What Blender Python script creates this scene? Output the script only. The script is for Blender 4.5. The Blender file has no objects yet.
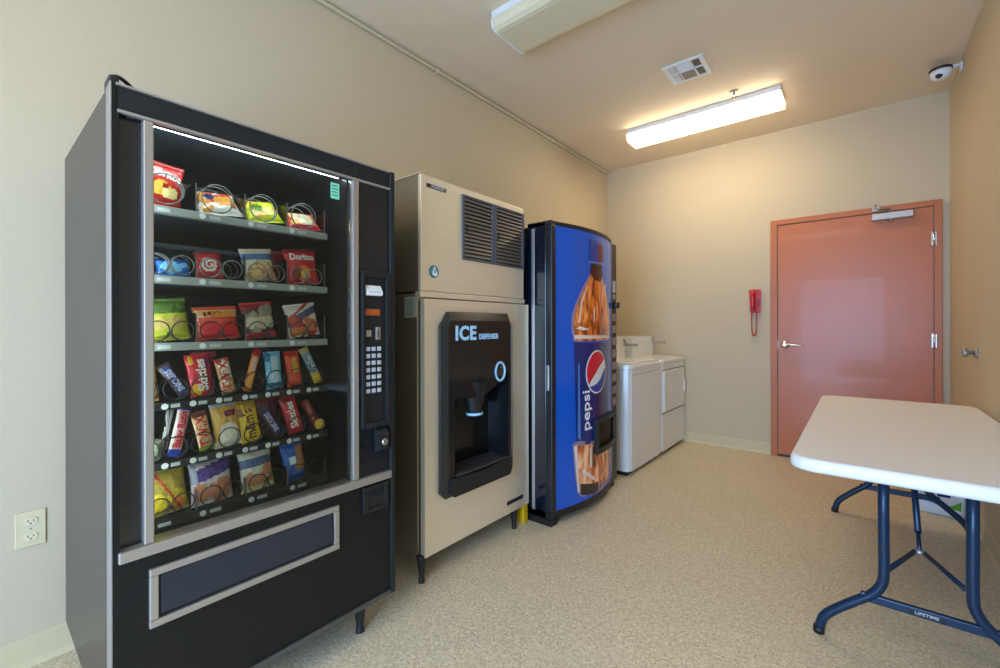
import bpy, bmesh, math, random
from mathutils import Vector, Matrix
random.seed(7)
sc = bpy.context.scene
C = sc.collection

# ------------------------------------------------------------------ colour helper
def lin(c):
    c /= 255.0
    return c/12.92 if c <= .04045 else ((c+.055)/1.055)**2.4
def S(r, g, b): return (lin(r), lin(g), lin(b), 1)

# ------------------------------------------------------------------ camera
cam = bpy.data.cameras.new('camera'); cam_o = bpy.data.objects.new('camera', cam); C.objects.link(cam_o)
cam.sensor_width = 36; cam.lens = 36*438.63/1000; cam.shift_y = -7.76/1000; cam.clip_start = .02
cam_o.location = (0, 0, 1.18)
cam_o.rotation_euler = (Matrix.Rotation(math.radians(39.336), 4, 'Z') @ Matrix.Rotation(math.radians(90), 4, 'X')
                        @ Matrix.Rotation(math.radians(-.12), 4, 'Z')).to_euler()
sc.camera = cam_o

# ------------------------------------------------------------------ world, daylight, exposure
w = bpy.data.worlds.new('world'); sc.world = w; w.use_nodes = True
bg = w.node_tree.nodes['Background']; bg.inputs[0].default_value = (.40, .64, 1, 1); bg.inputs[1].default_value = 2.0
def area(name, loc, rot, sx, sy, power, col):
    l = bpy.data.lights.new(name, 'AREA'); l.shape = 'RECTANGLE'; l.size = sx; l.size_y = sy
    l.energy = power; l.color = col
    o = bpy.data.objects.new(name, l); C.objects.link(o); o.location = loc; o.rotation_euler = rot
    return o
# daylight entering through the open doorway behind the camera
area('doorway_daylight', (-.30, -1.62, 1.08), (math.radians(90), 0, 0), 1.3, 2.05, 108, (.34, .57, 1.0))
sc.view_settings.view_transform = 'Standard'; sc.view_settings.look = 'None'
sc.view_settings.gamma = 1; sc.view_settings.use_curve_mapping = False
sc.view_settings.exposure = 0.48
LAMP_ON = 13.0          # emission of the lit fluorescent diffusers
LAMP_COL = (1.0, .85, .62, 1)

# ------------------------------------------------------------------ materials
MATS = {}
def mat(name, col, rough=.5, metal=0, coat=0, emit=None, es=0, bump=0, bscale=200, var=0, vscale=6, spec=None, aniso=None):
    if name in MATS: return MATS[name]
    m = bpy.data.materials.new(name); m.use_nodes = True; nt = m.node_tree; b = nt.nodes['Principled BSDF']
    b.inputs['Base Color'].default_value = col; b.inputs['Roughness'].default_value = rough
    b.inputs['Metallic'].default_value = metal; b.inputs['Coat Weight'].default_value = coat
    if spec is not None: b.inputs['Specular IOR Level'].default_value = spec
    if emit: b.inputs['Emission Color'].default_value = emit; b.inputs['Emission Strength'].default_value = es
    tc = nt.nodes.new('ShaderNodeTexCoord')
    if var:
        n = nt.nodes.new('ShaderNodeTexNoise'); n.inputs['Scale'].default_value = vscale; n.inputs['Detail'].default_value = 4
        mx = nt.nodes.new('ShaderNodeMix'); mx.data_type = 'RGBA'
        nt.links.new(tc.outputs['Object'], n.inputs['Vector']); nt.links.new(n.outputs['Fac'], mx.inputs['Factor'])
        mx.inputs[6].default_value = [c*(1-var) for c in col[:3]]+[1]; mx.inputs[7].default_value = [min(1, c*(1+var)) for c in col[:3]]+[1]
        nt.links.new(mx.outputs[2], b.inputs['Base Color'])
    if bump:
        n = nt.nodes.new('ShaderNodeTexNoise'); n.inputs['Scale'].default_value = bscale; n.inputs['Detail'].default_value = 3
        bp = nt.nodes.new('ShaderNodeBump'); bp.inputs['Strength'].default_value = bump; bp.inputs['Distance'].default_value = .002
        nt.links.new(tc.outputs['Object'], n.inputs['Vector']); nt.links.new(n.outputs['Fac'], bp.inputs['Height'])
        nt.links.new(bp.outputs[0], b.inputs['Normal'])
    if aniso:   # brushed steel: streaks stretched along one axis
        mp = nt.nodes.new('ShaderNodeMapping'); mp.inputs['Scale'].default_value = aniso
        n = nt.nodes.new('ShaderNodeTexNoise'); n.inputs['Scale'].default_value = 1; n.inputs['Detail'].default_value = 5
        nt.links.new(tc.outputs['Object'], mp.inputs['Vector']); nt.links.new(mp.outputs[0], n.inputs['Vector'])
        r = nt.nodes.new('ShaderNodeMapRange'); r.inputs[3].default_value = rough-.08; r.inputs[4].default_value = rough+.14
        nt.links.new(n.outputs['Fac'], r.inputs[0]); nt.links.new(r.outputs[0], b.inputs['Roughness'])
        mx = nt.nodes.new('ShaderNodeMix'); mx.data_type = 'RGBA'
        mx.inputs[6].default_value = [c*.9 for c in col[:3]]+[1]; mx.inputs[7].default_value = [min(1, c*1.08) for c in col[:3]]+[1]
        nt.links.new(n.outputs['Fac'], mx.inputs['Factor']); nt.links.new(mx.outputs[2], b.inputs['Base Color'])
    MATS[name] = m
    return m

def floor_material():
    m = bpy.data.materials.new('speckled_floor'); m.use_nodes = True; nt = m.node_tree; b = nt.nodes['Principled BSDF']
    tc = nt.nodes.new('ShaderNodeTexCoord')
    n1 = nt.nodes.new('ShaderNodeTexNoise'); n1.inputs['Scale'].default_value = 105; n1.inputs['Detail'].default_value = 4; n1.inputs['Roughness'].default_value = .65
    n2 = nt.nodes.new('ShaderNodeTexVoronoi'); n2.inputs['Scale'].default_value = 95
    n3 = nt.nodes.new('ShaderNodeTexNoise'); n3.inputs['Scale'].default_value = 2.2; n3.inputs['Detail'].default_value = 2
    for n in (n1, n2, n3): nt.links.new(tc.outputs['Object'], n.inputs['Vector'])
    r = nt.nodes.new('ShaderNodeValToRGB'); e = r.color_ramp.elements
    e[0].position = .34; e[0].color = S(156, 134, 104); e[1].position = .66; e[1].color = S(244, 232, 205)
    x = e.new(.45); x.color = S(204, 185, 147); x = e.new(.55); x.color = S(221, 206, 171)
    nt.links.new(n1.outputs['Fac'], r.inputs[0])
    r2 = nt.nodes.new('ShaderNodeValToRGB'); e = r2.color_ramp.elements
    e[0].position = .0; e[0].color = S(186, 166, 134); e[1].position = 1; e[1].color = S(234, 221, 189)
    sp = nt.nodes.new('ShaderNodeSeparateColor'); nt.links.new(n2.outputs['Color'], sp.inputs[0]); nt.links.new(sp.outputs[0], r2.inputs[0])
    mx = nt.nodes.new('ShaderNodeMix'); mx.data_type = 'RGBA'; mx.inputs['Factor'].default_value = .4
    nt.links.new(r.outputs[0], mx.inputs[6]); nt.links.new(r2.outputs[0], mx.inputs[7])
    mr = nt.nodes.new('ShaderNodeMapRange'); mr.inputs[3].default_value = .93; mr.inputs[4].default_value = 1.05
    nt.links.new(n3.outputs['Fac'], mr.inputs[0])
    vm = nt.nodes.new('ShaderNodeVectorMath'); vm.operation = 'SCALE'
    nt.links.new(mx.outputs[2], vm.inputs[0]); nt.links.new(mr.outputs[0], vm.inputs['Scale'])
    nt.links.new(vm.outputs[0], b.inputs['Base Color'])
    b.inputs['Roughness'].default_value = .42
    bp = nt.nodes.new('ShaderNodeBump'); bp.inputs['Strength'].default_value = .12; bp.inputs['Distance'].default_value = .001
    nt.links.new(n1.outputs['Fac'], bp.inputs['Height']); nt.links.new(bp.outputs[0], b.inputs['Normal'])
    return m

def cola_material(name, c0, c1, c2, scale):
    m = bpy.data.materials.new(name); m.use_nodes = True; nt = m.node_tree; b = nt.nodes['Principled BSDF']
    tc = nt.nodes.new('ShaderNodeTexCoord'); mp = nt.nodes.new('ShaderNodeMapping'); mp.inputs['Scale'].default_value = (1, 1, .35)
    n = nt.nodes.new('ShaderNodeTexNoise'); n.inputs['Scale'].default_value = scale; n.inputs['Detail'].default_value = 5
    n.inputs['Distortion'].default_value = .6
    r = nt.nodes.new('ShaderNodeValToRGB'); e = r.color_ramp.elements
    e[0].position = .36; e[0].color = c0; e[1].position = .68; e[1].color = c2; x = e.new(.5); x.color = c1
    nt.links.new(tc.outputs['Object'], mp.inputs[0]); nt.links.new(mp.outputs[0], n.inputs['Vector'])
    nt.links.new(n.outputs['Fac'], r.inputs[0]); nt.links.new(r.outputs[0], b.inputs['Base Color'])
    b.inputs['Roughness'].default_value = .16; b.inputs['Coat Weight'].default_value = .6
    nt.links.new(r.outputs[0], b.inputs['Emission Color']); b.inputs['Emission Strength'].default_value = .2
    return m

def glass_material(name, tint=(1, 1, 1, 1), rough=.02):
    m = bpy.data.materials.new(name); m.use_nodes = True; nt = m.node_tree
    out = nt.nodes['Material Output']; nt.nodes.remove(nt.nodes['Principled BSDF'])
    t = nt.nodes.new('ShaderNodeBsdfTransparent'); t.inputs[0].default_value = tint
    g = nt.nodes.new('ShaderNodeBsdfGlossy'); g.inputs['Roughness'].default_value = rough
    f = nt.nodes.new('ShaderNodeFresnel'); f.inputs[0].default_value = 1.35
    x = nt.nodes.new('ShaderNodeMixShader')
    nt.links.new(f.outputs[0], x.inputs[0]); nt.links.new(t.outputs[0], x.inputs[1]); nt.links.new(g.outputs[0], x.inputs[2])
    nt.links.new(x.outputs[0], out.inputs[0])
    return m

M_wall = mat('wall_paint', S(200, 183, 151), .7, bump=.35, bscale=110)
M_ceil = mat('ceiling_paint', S(232, 212, 181), .8, bump=.3, bscale=90)
M_floor = floor_material()
M_base = mat('cove_base', S(206, 192, 152), .45)
M_door = mat('terracotta_paint', S(188, 106, 58), .36, coat=.05, bump=.05, bscale=300, var=.04)
M_doorframe = mat('terracotta_frame_paint', S(186, 106, 58), .42)
M_chrome = mat('satin_chrome', S(215, 213, 208), .25, 1)
M_alu = mat('aluminium_trim', S(182, 175, 166), .35, .75)
M_alud = mat('dull_aluminium', S(170, 166, 160), .4, .7)
M_blk = mat('black_enamel', S(20, 20, 20), .32, spec=.3)
M_blkp = mat('black_plastic', S(24, 24, 25), .42)
M_blks = mat('black_satin_panel', S(30, 32, 33), .38, spec=.35)
M_gloss = mat('black_gloss', S(18, 21, 27), .12, coat=.5)
M_side = mat('charcoal_side_panel', S(46, 46, 51), .3, .5, var=.05)
M_inner = mat('dark_interior', S(50, 59, 72), .5)  # lifted toward blue to stand in for haze on the window glass
M_flap = mat('smoked_blue_flap', S(26, 34, 46), .22, coat=.3)
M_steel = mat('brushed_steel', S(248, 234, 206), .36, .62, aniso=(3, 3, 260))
M_steel_shade = mat('brushed_steel_shaded', S(150, 138, 118), .38, .6, aniso=(3, 3, 260))  # darker copy of the steel; side shading and dark reflections put into its colour
M_white = mat('white_enamel', S(228, 228, 224), .28, coat=.3)
M_whitep = mat('white_plastic', S(230, 230, 228), .4)
M_lensoff = mat('unlit_acrylic_diffuser', S(226, 214, 178), .35)
M_light = mat('lit_acrylic_diffuser', S(255, 250, 235), .4, emit=LAMP_COL, es=LAMP_ON)
M_capl = mat('end_cap_cream', S(250, 236, 200), .4, emit=LAMP_COL, es=1.2)
M_tube = mat('machine_lamp', S(225, 245, 250), .4, emit=(.78, .95, 1, 1), es=21)
M_red = mat('red_plastic', S(196, 22, 30), .22, coat=.5)
M_navy = mat('navy_leg_paint', S(22, 48, 74), .32, .2)
M_tab = mat('table_plastic', S(238, 236, 233), .42, bump=.1, bscale=400)
M_yel = mat('yellow_plastic', S(214, 170, 22), .4)
M_pblue = mat('royal_blue_panel', S(0, 70, 168), .22, coat=.15, emit=S(0, 84, 190), es=.16)
M_navyp = mat('navy_label', S(8, 32, 98), .18, coat=.2, emit=S(8, 40, 110), es=.12)
M_navyd = mat('machine_navy_black', S(10, 17, 32), .16, coat=.2)
M_lt = mat('print_white', S(232, 236, 242), .35)
M_ice = mat('ice_blue_print', S(170, 212, 238), .35)
M_prd = mat('print_red', S(222, 38, 56), .25)
M_glass = glass_material('clear_glass', (.93, .96, .95, 1))
M_clear = glass_material('clear_plastic', (.80, .82, .84, 1), .1)

# ------------------------------------------------------------------ mesh helpers (all take world coordinates)
def box(bm, x0, x1, y0, y1, z0, z1, r=0, mi=0, seg=2):
    vs = [bm.verts.new((x, y, z)) for x in (x0, x1) for y in (y0, y1) for z in (z0, z1)]
    F = [(0, 1, 3, 2), (4, 6, 7, 5), (0, 4, 5, 1), (2, 3, 7, 6), (0, 2, 6, 4), (1, 5, 7, 3)]
    fs = [bm.faces.new([vs[i] for i in f]) for f in F]
    for f in fs: f.material_index = mi
    if r:
        es = list({e for f in fs for e in f.edges})
        bmesh.ops.bevel(bm, geom=es, offset=r, segments=seg, affect='EDGES', profile=.5, material=mi)
    return bm
def B(*a, **k): return box(bmesh.new(), *a, **k)

def prism(bm, poly, axis, a, b, mi=0):
    """extrude a 2-D outline along an axis ('x': (y,z), 'y': (x,z), 'z': (x,y))"""
    def P(p, t):
        return {'x': (t, p[0], p[1]), 'y': (p[0], t, p[1]), 'z': (p[0], p[1], t)}[axis]
    v0 = [bm.verts.new(P(p, a)) for p in poly]; v1 = [bm.verts.new(P(p, b)) for p in poly]; n = len(poly)
    fs = [bm.faces.new(v0[::-1]), bm.faces.new(v1)]
    for i in range(n): fs.append(bm.faces.new((v0[i], v0[(i+1) % n], v1[(i+1) % n], v1[i])))
    for f in fs: f.material_index = mi
    bmesh.ops.recalc_face_normals(bm, faces=fs)
    return bm

def tube(bm, pts, r, seg=10, closed=False, mi=0, r_end=None):
    pts = [Vector(p) for p in pts]; n = len(pts); rings = []; up = Vector((0, 0, 1)); prev = None
    for i, p in enumerate(pts):
        a = pts[(i-1) % n] if (closed or i > 0) else p; b = pts[(i+1) % n] if (closed or i < n-1) else p
        t = (b-a).normalized()
        if prev is None:
            u = t.cross(up); u = t.cross(Vector((1, 0, 0))) if u.length < 1e-3 else u
        else: u = prev-t*prev.dot(t)
        u.normalize(); prev = u; v = t.cross(u)
        rr = r if r_end is None else r+(r_end-r)*i/(n-1)
        rings.append([bm.verts.new(p+u*rr*math.cos(2*math.pi*k/seg)+v*rr*math.sin(2*math.pi*k/seg)) for k in range(seg)])
    for i in range(n if closed else n-1):
        A, Q = rings[i], rings[(i+1) % n]
        for k in range(seg):
            f = bm.faces.new((A[k], A[(k+1) % seg], Q[(k+1) % seg], Q[k])); f.material_index = mi; f.smooth = True
    if not closed:
        f = bm.faces.new(rings[0][::-1]); f.material_index = mi; f = bm.faces.new(rings[-1]); f.material_index = mi
    return bm

def smooth_path(pts, k=6):
    """rounded polyline (Catmull-Rom)"""
    P = [Vector(p) for p in pts]; P = [P[0]*2-P[1]]+P+[P[-1]*2-P[-2]]; out = []
    for i in range(1, len(P)-2):
        for j in range(k):
            t = j/k; a, b, c, d = P[i-1], P[i], P[i+1], P[i+2]
            out.append(.5*((2*b)+(c-a)*t+(2*a-5*b+4*c-d)*t*t+(3*b-a-3*c+d)*t**3))
    out.append(P[-2]); return out

def lathe(bm, prof, origin, axis, seg=24, mi=0):
    """profile [(r, h)] turned around an axis vector from origin"""
    o = Vector(origin); ax = Vector(axis).normalized(); u = ax.orthogonal().normalized(); v = ax.cross(u); rings = []
    for r, h in prof:
        rings.append([bm.verts.new(o+ax*h+(u*math.cos(2*math.pi*k/seg)+v*math.sin(2*math.pi*k/seg))*max(r, 1e-4)) for k in range(seg)])
    for A, Q in zip(rings, rings[1:]):
        for k in range(seg):
            f = bm.faces.new((A[k], A[(k+1) % seg], Q[(k+1) % seg], Q[k])); f.smooth = True; f.material_index = mi
    f = bm.faces.new(rings[0][::-1]); f.material_index = mi; f = bm.faces.new(rings[-1]); f.material_index = mi
    return bm

def root_of(o):
    while o.parent: o = o.parent
    return o
def obj(name, bm, m, parent=None, label=None):
    bmesh.ops.recalc_face_normals(bm, faces=bm.faces[:])
    if parent is not None: bmesh.ops.translate(bm, verts=bm.verts[:], vec=-Vector(root_of(parent).location))
    me = bpy.data.meshes.new(name); bm.to_mesh(me); bm.free()
    for x in (m if isinstance(m, (list, tuple)) else [m]): me.materials.append(x)
    o = bpy.data.objects.new(name, me); C.objects.link(o)
    if parent is not None: o.parent = parent
    if label: o['label'] = label
    return o
def thing(name, label, cat, loc=(0, 0, 0), group=None):
    o = bpy.data.objects.new(name, None); C.objects.link(o); o.location = loc; o.empty_display_size = .05
    o['label'] = label; o['category'] = cat
    if group: o['group'] = group
    return o
def tag(o, label, cat, group=None):
    o['label'] = label; o['category'] = cat
    if group: o['group'] = group
    return o
def struct(name, bm, m):
    o = obj(name, bm, m); o['kind'] = 'structure'; return o

TXT = {}
def text_bm(s, size, bold=0.0, extrude=.0006, sx=1.0, gap=1.0):
    """flat lettering in the XY plane, centred on its own middle"""
    key = (s, size, bold, extrude, sx, gap)
    if key not in TXT:
        cu = bpy.data.curves.new('t', 'FONT'); cu.body = s; cu.size = size; cu.offset = bold; cu.extrude = extrude
        cu.space_character = gap; cu.align_x = 'CENTER'; cu.align_y = 'CENTER'; cu.resolution_u = 3
        o = bpy.data.objects.new('t', cu); C.objects.link(o); bpy.context.view_layer.update()
        me = bpy.data.meshes.new_from_object(o.evaluated_get(bpy.context.evaluated_depsgraph_get()))
        bpy.data.objects.remove(o); bpy.data.curves.remove(cu); me.transform(Matrix.Scale(sx, 4, (1, 0, 0))); TXT[key] = me
    bm = bmesh.new(); bm.from_mesh(TXT[key])
    for f in bm.faces: f.material_index = 0
    return bm
def place_text(bm, origin, right, up):
    r = Vector(right).normalized(); u = Vector(up).normalized(); n = r.cross(u)
    mt = Matrix((r, u, n)).transposed().to_4x4(); mt.translation = Vector(origin)
    bmesh.ops.transform(bm, matrix=mt, verts=bm.verts[:]); return bm

def decal(bm, poly, xf, off, th=.0012, step=.03, mi=0):
    """flat outline in (y,z) laid on the curved surface x = xf(y), with a little thickness"""
    t = bmesh.new(); t.faces.new([t.verts.new((0, p[0], p[1])) for p in poly])
    ys = [p[0] for p in poly]; y = min(ys)+step
    while y < max(ys)-1e-4:
        bmesh.ops.bisect_plane(t, geom=t.verts[:]+t.edges[:]+t.faces[:], plane_co=(0, y, 0), plane_no=(0, 1, 0)); y += step
    idx = {}
    for f in t.faces:
        a = []; b = []
        for v in f.verts:
            k = (round(v.co.y, 5), round(v.co.z, 5))
            if k not in idx:
                x = xf(v.co.y); idx[k] = (bm.verts.new((x+off, v.co.y, v.co.z)), bm.verts.new((x+off-th, v.co.y, v.co.z)))
            a.append(idx[k][0]); b.append(idx[k][1])
        for q in (a, b[::-1]):
            try: g = bm.faces.new(q); g.material_index = mi
            except ValueError: pass
    t.free(); return bm
def ellipse(cy, cz, ry, rz, n=32, a0=0, a1=2*math.pi):
    return [(cy+ry*math.cos(a0+(a1-a0)*i/n), cz+rz*math.sin(a0+(a1-a0)*i/n)) for i in range(n)]

# ================================================================== ROOM
XL, XR, YB, YF, ZC = -2.244, .526, 4.688, -1.7, 2.948
struct('floor', B(XL-.1, XR+.1, YF-.1, YB+.1, -.1, 0), M_floor)
struct('ceiling', B(XL-.1, XR+.1, YF-.1, YB+.1, ZC, ZC+.1), M_ceil)
struct('wall_left', B(XL-.1, XL, YF-.1, YB+.1, 0, ZC), M_wall)
struct('wall_right', B(XR, XR+.1, YF-.1, YB+.1, 0, ZC), M_wall)
struct('wall_back', B(XL, XR, YB, YB+.1, 0, ZC), M_wall)
bm = B(XL, -1.0, YF-.1, YF, 0, ZC); box(bm, .4, XR, YF-.1, YF, 0, ZC); box(bm, -1.0, .4, YF-.1, YF, 2.17, ZC)
struct('wall_front', bm, M_wall)
def base_profile(bm, axis, wall, sgn, a, b):   # flat vinyl base with a small cove toe
    pr = [(wall, 0), (wall+sgn*.016, 0), (wall+sgn*.009, .012), (wall+sgn*.006, .02), (wall+sgn*.005, .098), (wall+sgn*.002, .102), (wall, .102)]
    if axis == 'y':  # runs along y, profile in x,z
        prism(bm, pr, 'y', a, b)
    else:            # runs along x, profile in y,z
        prism(bm, pr, 'x', a, b)
    return bm
struct('baseboard_left', base_profile(bmesh.new(), 'y', XL, 1, YF, YB), M_base)
struct('baseboard_right', base_profile(bmesh.new(), 'y', XR, -1, YF, YB), M_base)
bm = base_profile(bmesh.new(), 'x', YB, -1, XL+.017, -.628); base_profile(bm, 'x', YB, -1, .482, XR-.017)
struct('baseboard_back', bm, M_base)
# doorway trim behind the camera
bm = B(-1.0, -.95, YF-.1, YF+.02, 0, 2.17); box(bm, .35, .4, YF-.1, YF+.02, 0, 2.17); box(bm, -.95, .35, YF-.1, YF+.02, 2.12, 2.17)
struct('trim_1', bm, M_doorframe)
# surface conduit along the top of the left wall
bm = tube(bmesh.new(), [(XL+.014, y, 2.926) for y in (-1.6, 0, 1.5, 3.0, 4.60)]+[(XL+.03, 4.66, 2.922), (XL+.06, 4.672, 2.918)], .011)
for y in (.6, 2.05, 3.5, 4.5): box(bm, XL, XL+.028, y-.012, y+.012, 2.908, 2.944, .003)
tag(obj('surface_conduit', bm, M_base), 'cream painted conduit running along top of left wall', 'conduit')

# ---------- door in the back wall
d = bpy.data.objects.new('door_1', None); C.objects.link(d); d.location = (-.07, YB, 0); d['kind'] = 'structure'
fy0, fy1 = YB-.03, YB
bm = B(-.628, -.575, fy0, fy1, 0, 2.133, .003); box(bm, .440, .484, fy0, fy1, 0, 2.133, .003); box(bm, -.575, .440, fy0, fy1, 2.088, 2.133, .003)
obj('door_frame', bm, M_doorframe, d)
leaf = obj('door_leaf', B(-.569, .434, YB-.02, YB-.002, .022, 2.082, .002), M_door, d)
obj('threshold_gap', B(-.575, .44, YB-.012, YB-.001, .0, .02), M_blkp, d, 'dark gap under the door')
for z0 in (1.784, 1.005, .25):
    bm = tube(bmesh.new(), [(.438, YB-.034, z0), (.438, YB-.034, z0+.115)], .008)
    box(bm, .424, .452, YB-.032, YB-.0305+.002, z0+.004, z0+.111)
    obj('hinge', bm, M_chrome, d)
hn = obj('lever_handle', lathe(bmesh.new(), [(.036, 0), (.036, .006), (.028, .014), (.014, .02), (.012, .05), (.013, .058)], (-.515, YB-.02, 1.010), (0, -1, 0)), M_chrome, d)
obj('lever', tube(bmesh.new(), smooth_path([(-.515, YB-.07, 1.010), (-.47, YB-.075, 1.012), (-.42, YB-.072, 1.009), (-.375, YB-.066, 1.003)]), .010, r_end=.007), M_chrome, hn)
obj('strike_edge', B(-.574, -.568, YB-.024, YB-.018, .97, 1.05), M_alud, d)
cl = obj('door_closer', B(.075, .325, YB-.075, YB-.0205, 2.020, 2.075, .006), M_alu, d)
obj('closer_cap', lathe(bmesh.new(), [(.016, 0), (.016, .012), (.008, .016)], (.19, YB-.05, 2.02), (0, 0, -1), 14), M_alu, cl)
bm = tube(bmesh.new(), [(.19, YB-.05, 2.075), (.19, YB-.05, 2.094)], .012)
tube(bm, [(.19, YB-.05, 2.094), (.115, YB-.13, 2.105)], .008)
tube(bm, [(.115, YB-.13, 2.112), (.10, YB-.045, 2.118)], .008)
box(bm, .08, .125, YB-.052, YB-.031, 2.095, 2.135, .003)
tube(bm, [(.10, YB-.042, 2.118), (.10, YB-.042, 2.150)], .009)
obj('closer_arm', bm, M_alud, cl)

# ---------- ceiling fluorescents
def fluorescent(name, label, x0, x1, y0, y1, lit):
    zb = ZC-.102; ym = (y0+y1)/2
    t = thing(name, label, 'ceiling light', ((x0+x1)/2, ym, ZC), 'ceiling fluorescents')
    bm = B(x0+.004, x1-.004, y0-.004, y1+.004, ZC-.040, ZC-.0005, .003)
    obj('housing', bm, M_whitep, t)
    hw = (y1-y0)/2; pr = []
    for s, z in ((1, ZC-.0405), (1.0, ZC-.05), (.93, zb+.018), (.80, zb+.004), (.66, zb)): pr.append((ym+hw*s, z))
    pr = pr+[(2*ym-y, z) for y, z in pr[::-1]]
    bm = prism(bmesh.new(), pr, 'x', x0+.012, x1-.012)
    obj('diffuser', bm, M_light if lit else M_lensoff, t)
    for xa, xb in ((x0, x0+.012), (x1-.012, x1)):
        pe = [(ym+(y-ym)*1.03, z-.003 if z < ZC-.03 else z) for y, z in pr]
        obj('end_cap', prism(bmesh.new(), pe, 'x', xa, xb), M_capl if lit else M_whitep, t)
    return t
fluorescent('fluorescent_light', 'lit fluorescent ceiling light nearest the back door', -1.625, -.44, 3.79, 4.03, True)
fluorescent('fluorescent_light', 'unlit fluorescent ceiling light at top edge near the ice machine', -1.60, -.42, 1.88, 2.20, False)
fluorescent('fluorescent_light', 'added fluorescent fill light behind the viewpoint, out of view', -1.15, .03, -.95, -.71, True)  # unseen fixture added as warm fill for the near end of the room

# ---------- vent, sprinkler, camera
t = thing('ceiling_vent', 'square white air vent in ceiling between the two lights', 'vent', (-.915, 3.155, ZC))
vx0, vx1, vy0, vy1 = -1.045, -.785, 3.03, 3.29
bm = bmesh.new()
for a in ((vx0, vx1, vy0, vy0+.022), (vx0, vx1, vy1-.022, vy1), (vx0, vx0+.03, vy0+.022, vy1-.022), (vx1-.03, vx1, vy0+.022, vy1-.022),
          (vx0+.03, vx1-.03, 3.15, 3.162), (vx0+.075, vx0+.083, vy0+.022, vy1-.022), (vx1-.088, vx1-.078, vy0+.022, vy1-.022)):
    box(bm, *a, ZC-.012, ZC-.001, .001)
obj('frame', bm, M_whitep, t)
obj('duct_opening', B(vx0+.01, vx1-.01, vy0+.01, vy1-.01, ZC-.003, ZC-.0005), M_blkp, t, 'dark duct opening')
def slats(x0, x1, y0, y1, along, tilt, n, m):
    bm = bmesh.new()
    for i in range(n):
        f = (i+.5)/n
        if along == 'x':
            y = y0+(y1-y0)*f; q = [(y-.004, ZC-.003), (y-.003, ZC-.003), (y+tilt, ZC-.011), (y+tilt-.001, ZC-.011)]; prism(bm, q, 'x', x0, x1)
        else:
            x = x0+(x1-x0)*f; q = [(x-.004, ZC-.003), (x-.003, ZC-.003), (x+tilt, ZC-.011), (x+tilt-.001, ZC-.011)]; prism(bm, q, 'y', y0, y1)
    return bm
obj('slat_bank', slats(vx0+.085, vx1-.09, 3.055, 3.148, 'x', .004, 9, 0), M_whitep, t)
obj('slat_bank', slats(vx0+.085, vx1-.09, 3.164, 3.266, 'x', .016, 9, 0), M_alud, t)
for a, b in ((3.055, 3.148), (3.164, 3.266)):
    obj('slat_bank', slats(vx0+.032, vx0+.074, a, b, 'y', -.010, 5, 0), M_whitep, t)
    obj('slat_bank', slats(vx1-.076, vx1-.032, a, b, 'y', .006, 4, 0), M_alud, t)

t = thing('fire_sprinkler', 'small metal fire sprinkler head hanging from ceiling behind the lit light', 'sprinkler', (-.69, 4.13-.37, ZC))
sx, sy = -.728, 3.68
t.location = (sx, sy, ZC)
obj('escutcheon', lathe(bmesh.new(), [(.032, 0), (.030, .006), (.012, .010)], (sx, sy, ZC-.0005), (0, 0, -1)), M_alud, t)
bm = tube(bmesh.new(), [(sx, sy, ZC-.006), (sx, sy, ZC-.032)], .009)
tube(bm, [(sx-.008, sy, ZC-.03), (sx-.014, sy, ZC-.045), (sx-.004, sy, ZC-.058)], .003, 6)
tube(bm, [(sx+.008, sy, ZC-.03), (sx+.014, sy, ZC-.045), (sx+.004, sy, ZC-.058)], .003, 6)
obj('sprinkler_head', bm, M_alud, t)
obj('deflector', lathe(bmesh.new(), [(.016, 0), (.016, .002)], (sx, sy, ZC-.062), (0, 0, 1), 16), M_alud, t)

cx, cy, cz = .425, 4.16, ZC-.035
t = thing('security_camera', 'white dome security camera mounted high beside the right wall', 'security camera', (cx, cy, cz))
obj('mounting_arm', tube(bmesh.new(), [(cx, cy, cz-.014), (XR-.01, cy, cz-.014)], .012), M_whitep, t)
obj('wall_plate', B(XR-.012, XR-.001, cy-.03, cy+.03, cz-.06, cz-.004, .003), M_whitep, t)
obj('housing_ring', lathe(bmesh.new(), [(.058, 0), (.060, .008), (.058, .016)], (cx, cy, cz-.026), (0, 0, 1)), M_blkp, t, 'black ring')
prof = [(.056, 0)]+[(.056*math.cos(a), .012+.048*math.sin(a)) for a in [i*math.pi/2/8 for i in range(8)]]
obj('dome', lathe(bmesh.new(), prof, (cx, cy, cz-.026), (0, 0, -1)), M_whitep, t)
ld = Vector((-.25, -.75, -.6)).normalized()
lc = Vector((cx, cy, cz-.036))+ld*.041
obj('lens', lathe(bmesh.new(), [(.021, 0), (.019, .010), (.010, .014)], lc, ld, 20), M_gloss, t, 'dark lens')

# ---------- outlet, phone, bumper
t = thing('wall_outlet', 'cream duplex power outlet on left wall near the snack machine', 'outlet', (XL, .145, .415))
obj('cover_plate', B(XL+.0005, XL+.006, .108, .182, .415, .538, .002), mat('cream_plastic', S(214, 198, 156), .4), t)
for zc in (.503, .450):
    bm = prism(bmesh.new(), [(.145+.017*math.cos(a)*1.0, zc+.0165*max(-.8, min(.8, math.sin(a)))) for a in [i*math.pi/10 for i in range(20)]], 'x', XL+.006, XL+.009)
    s = obj('socket', bm, mat('cream_plastic2', S(222, 208, 170), .35), t)
    for yy, h in ((.138, .008), (.152, .007)):
        obj('slot', B(XL+.0088, XL+.0094, yy-.0012, yy+.0012, zc-.001, zc-.001+h), M_blkp, s)
    obj('slot', lathe(bmesh.new(), [(.0025, 0), (.0025, .0006)], (XL+.0088, .145, zc-.007), (1, 0, 0), 10), M_blkp, s)
obj('screw', lathe(bmesh.new(), [(.003, 0), (.002, .001)], (XL+.006, .145, .4765), (1, 0, 0), 10), M_alud, t)

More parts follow.
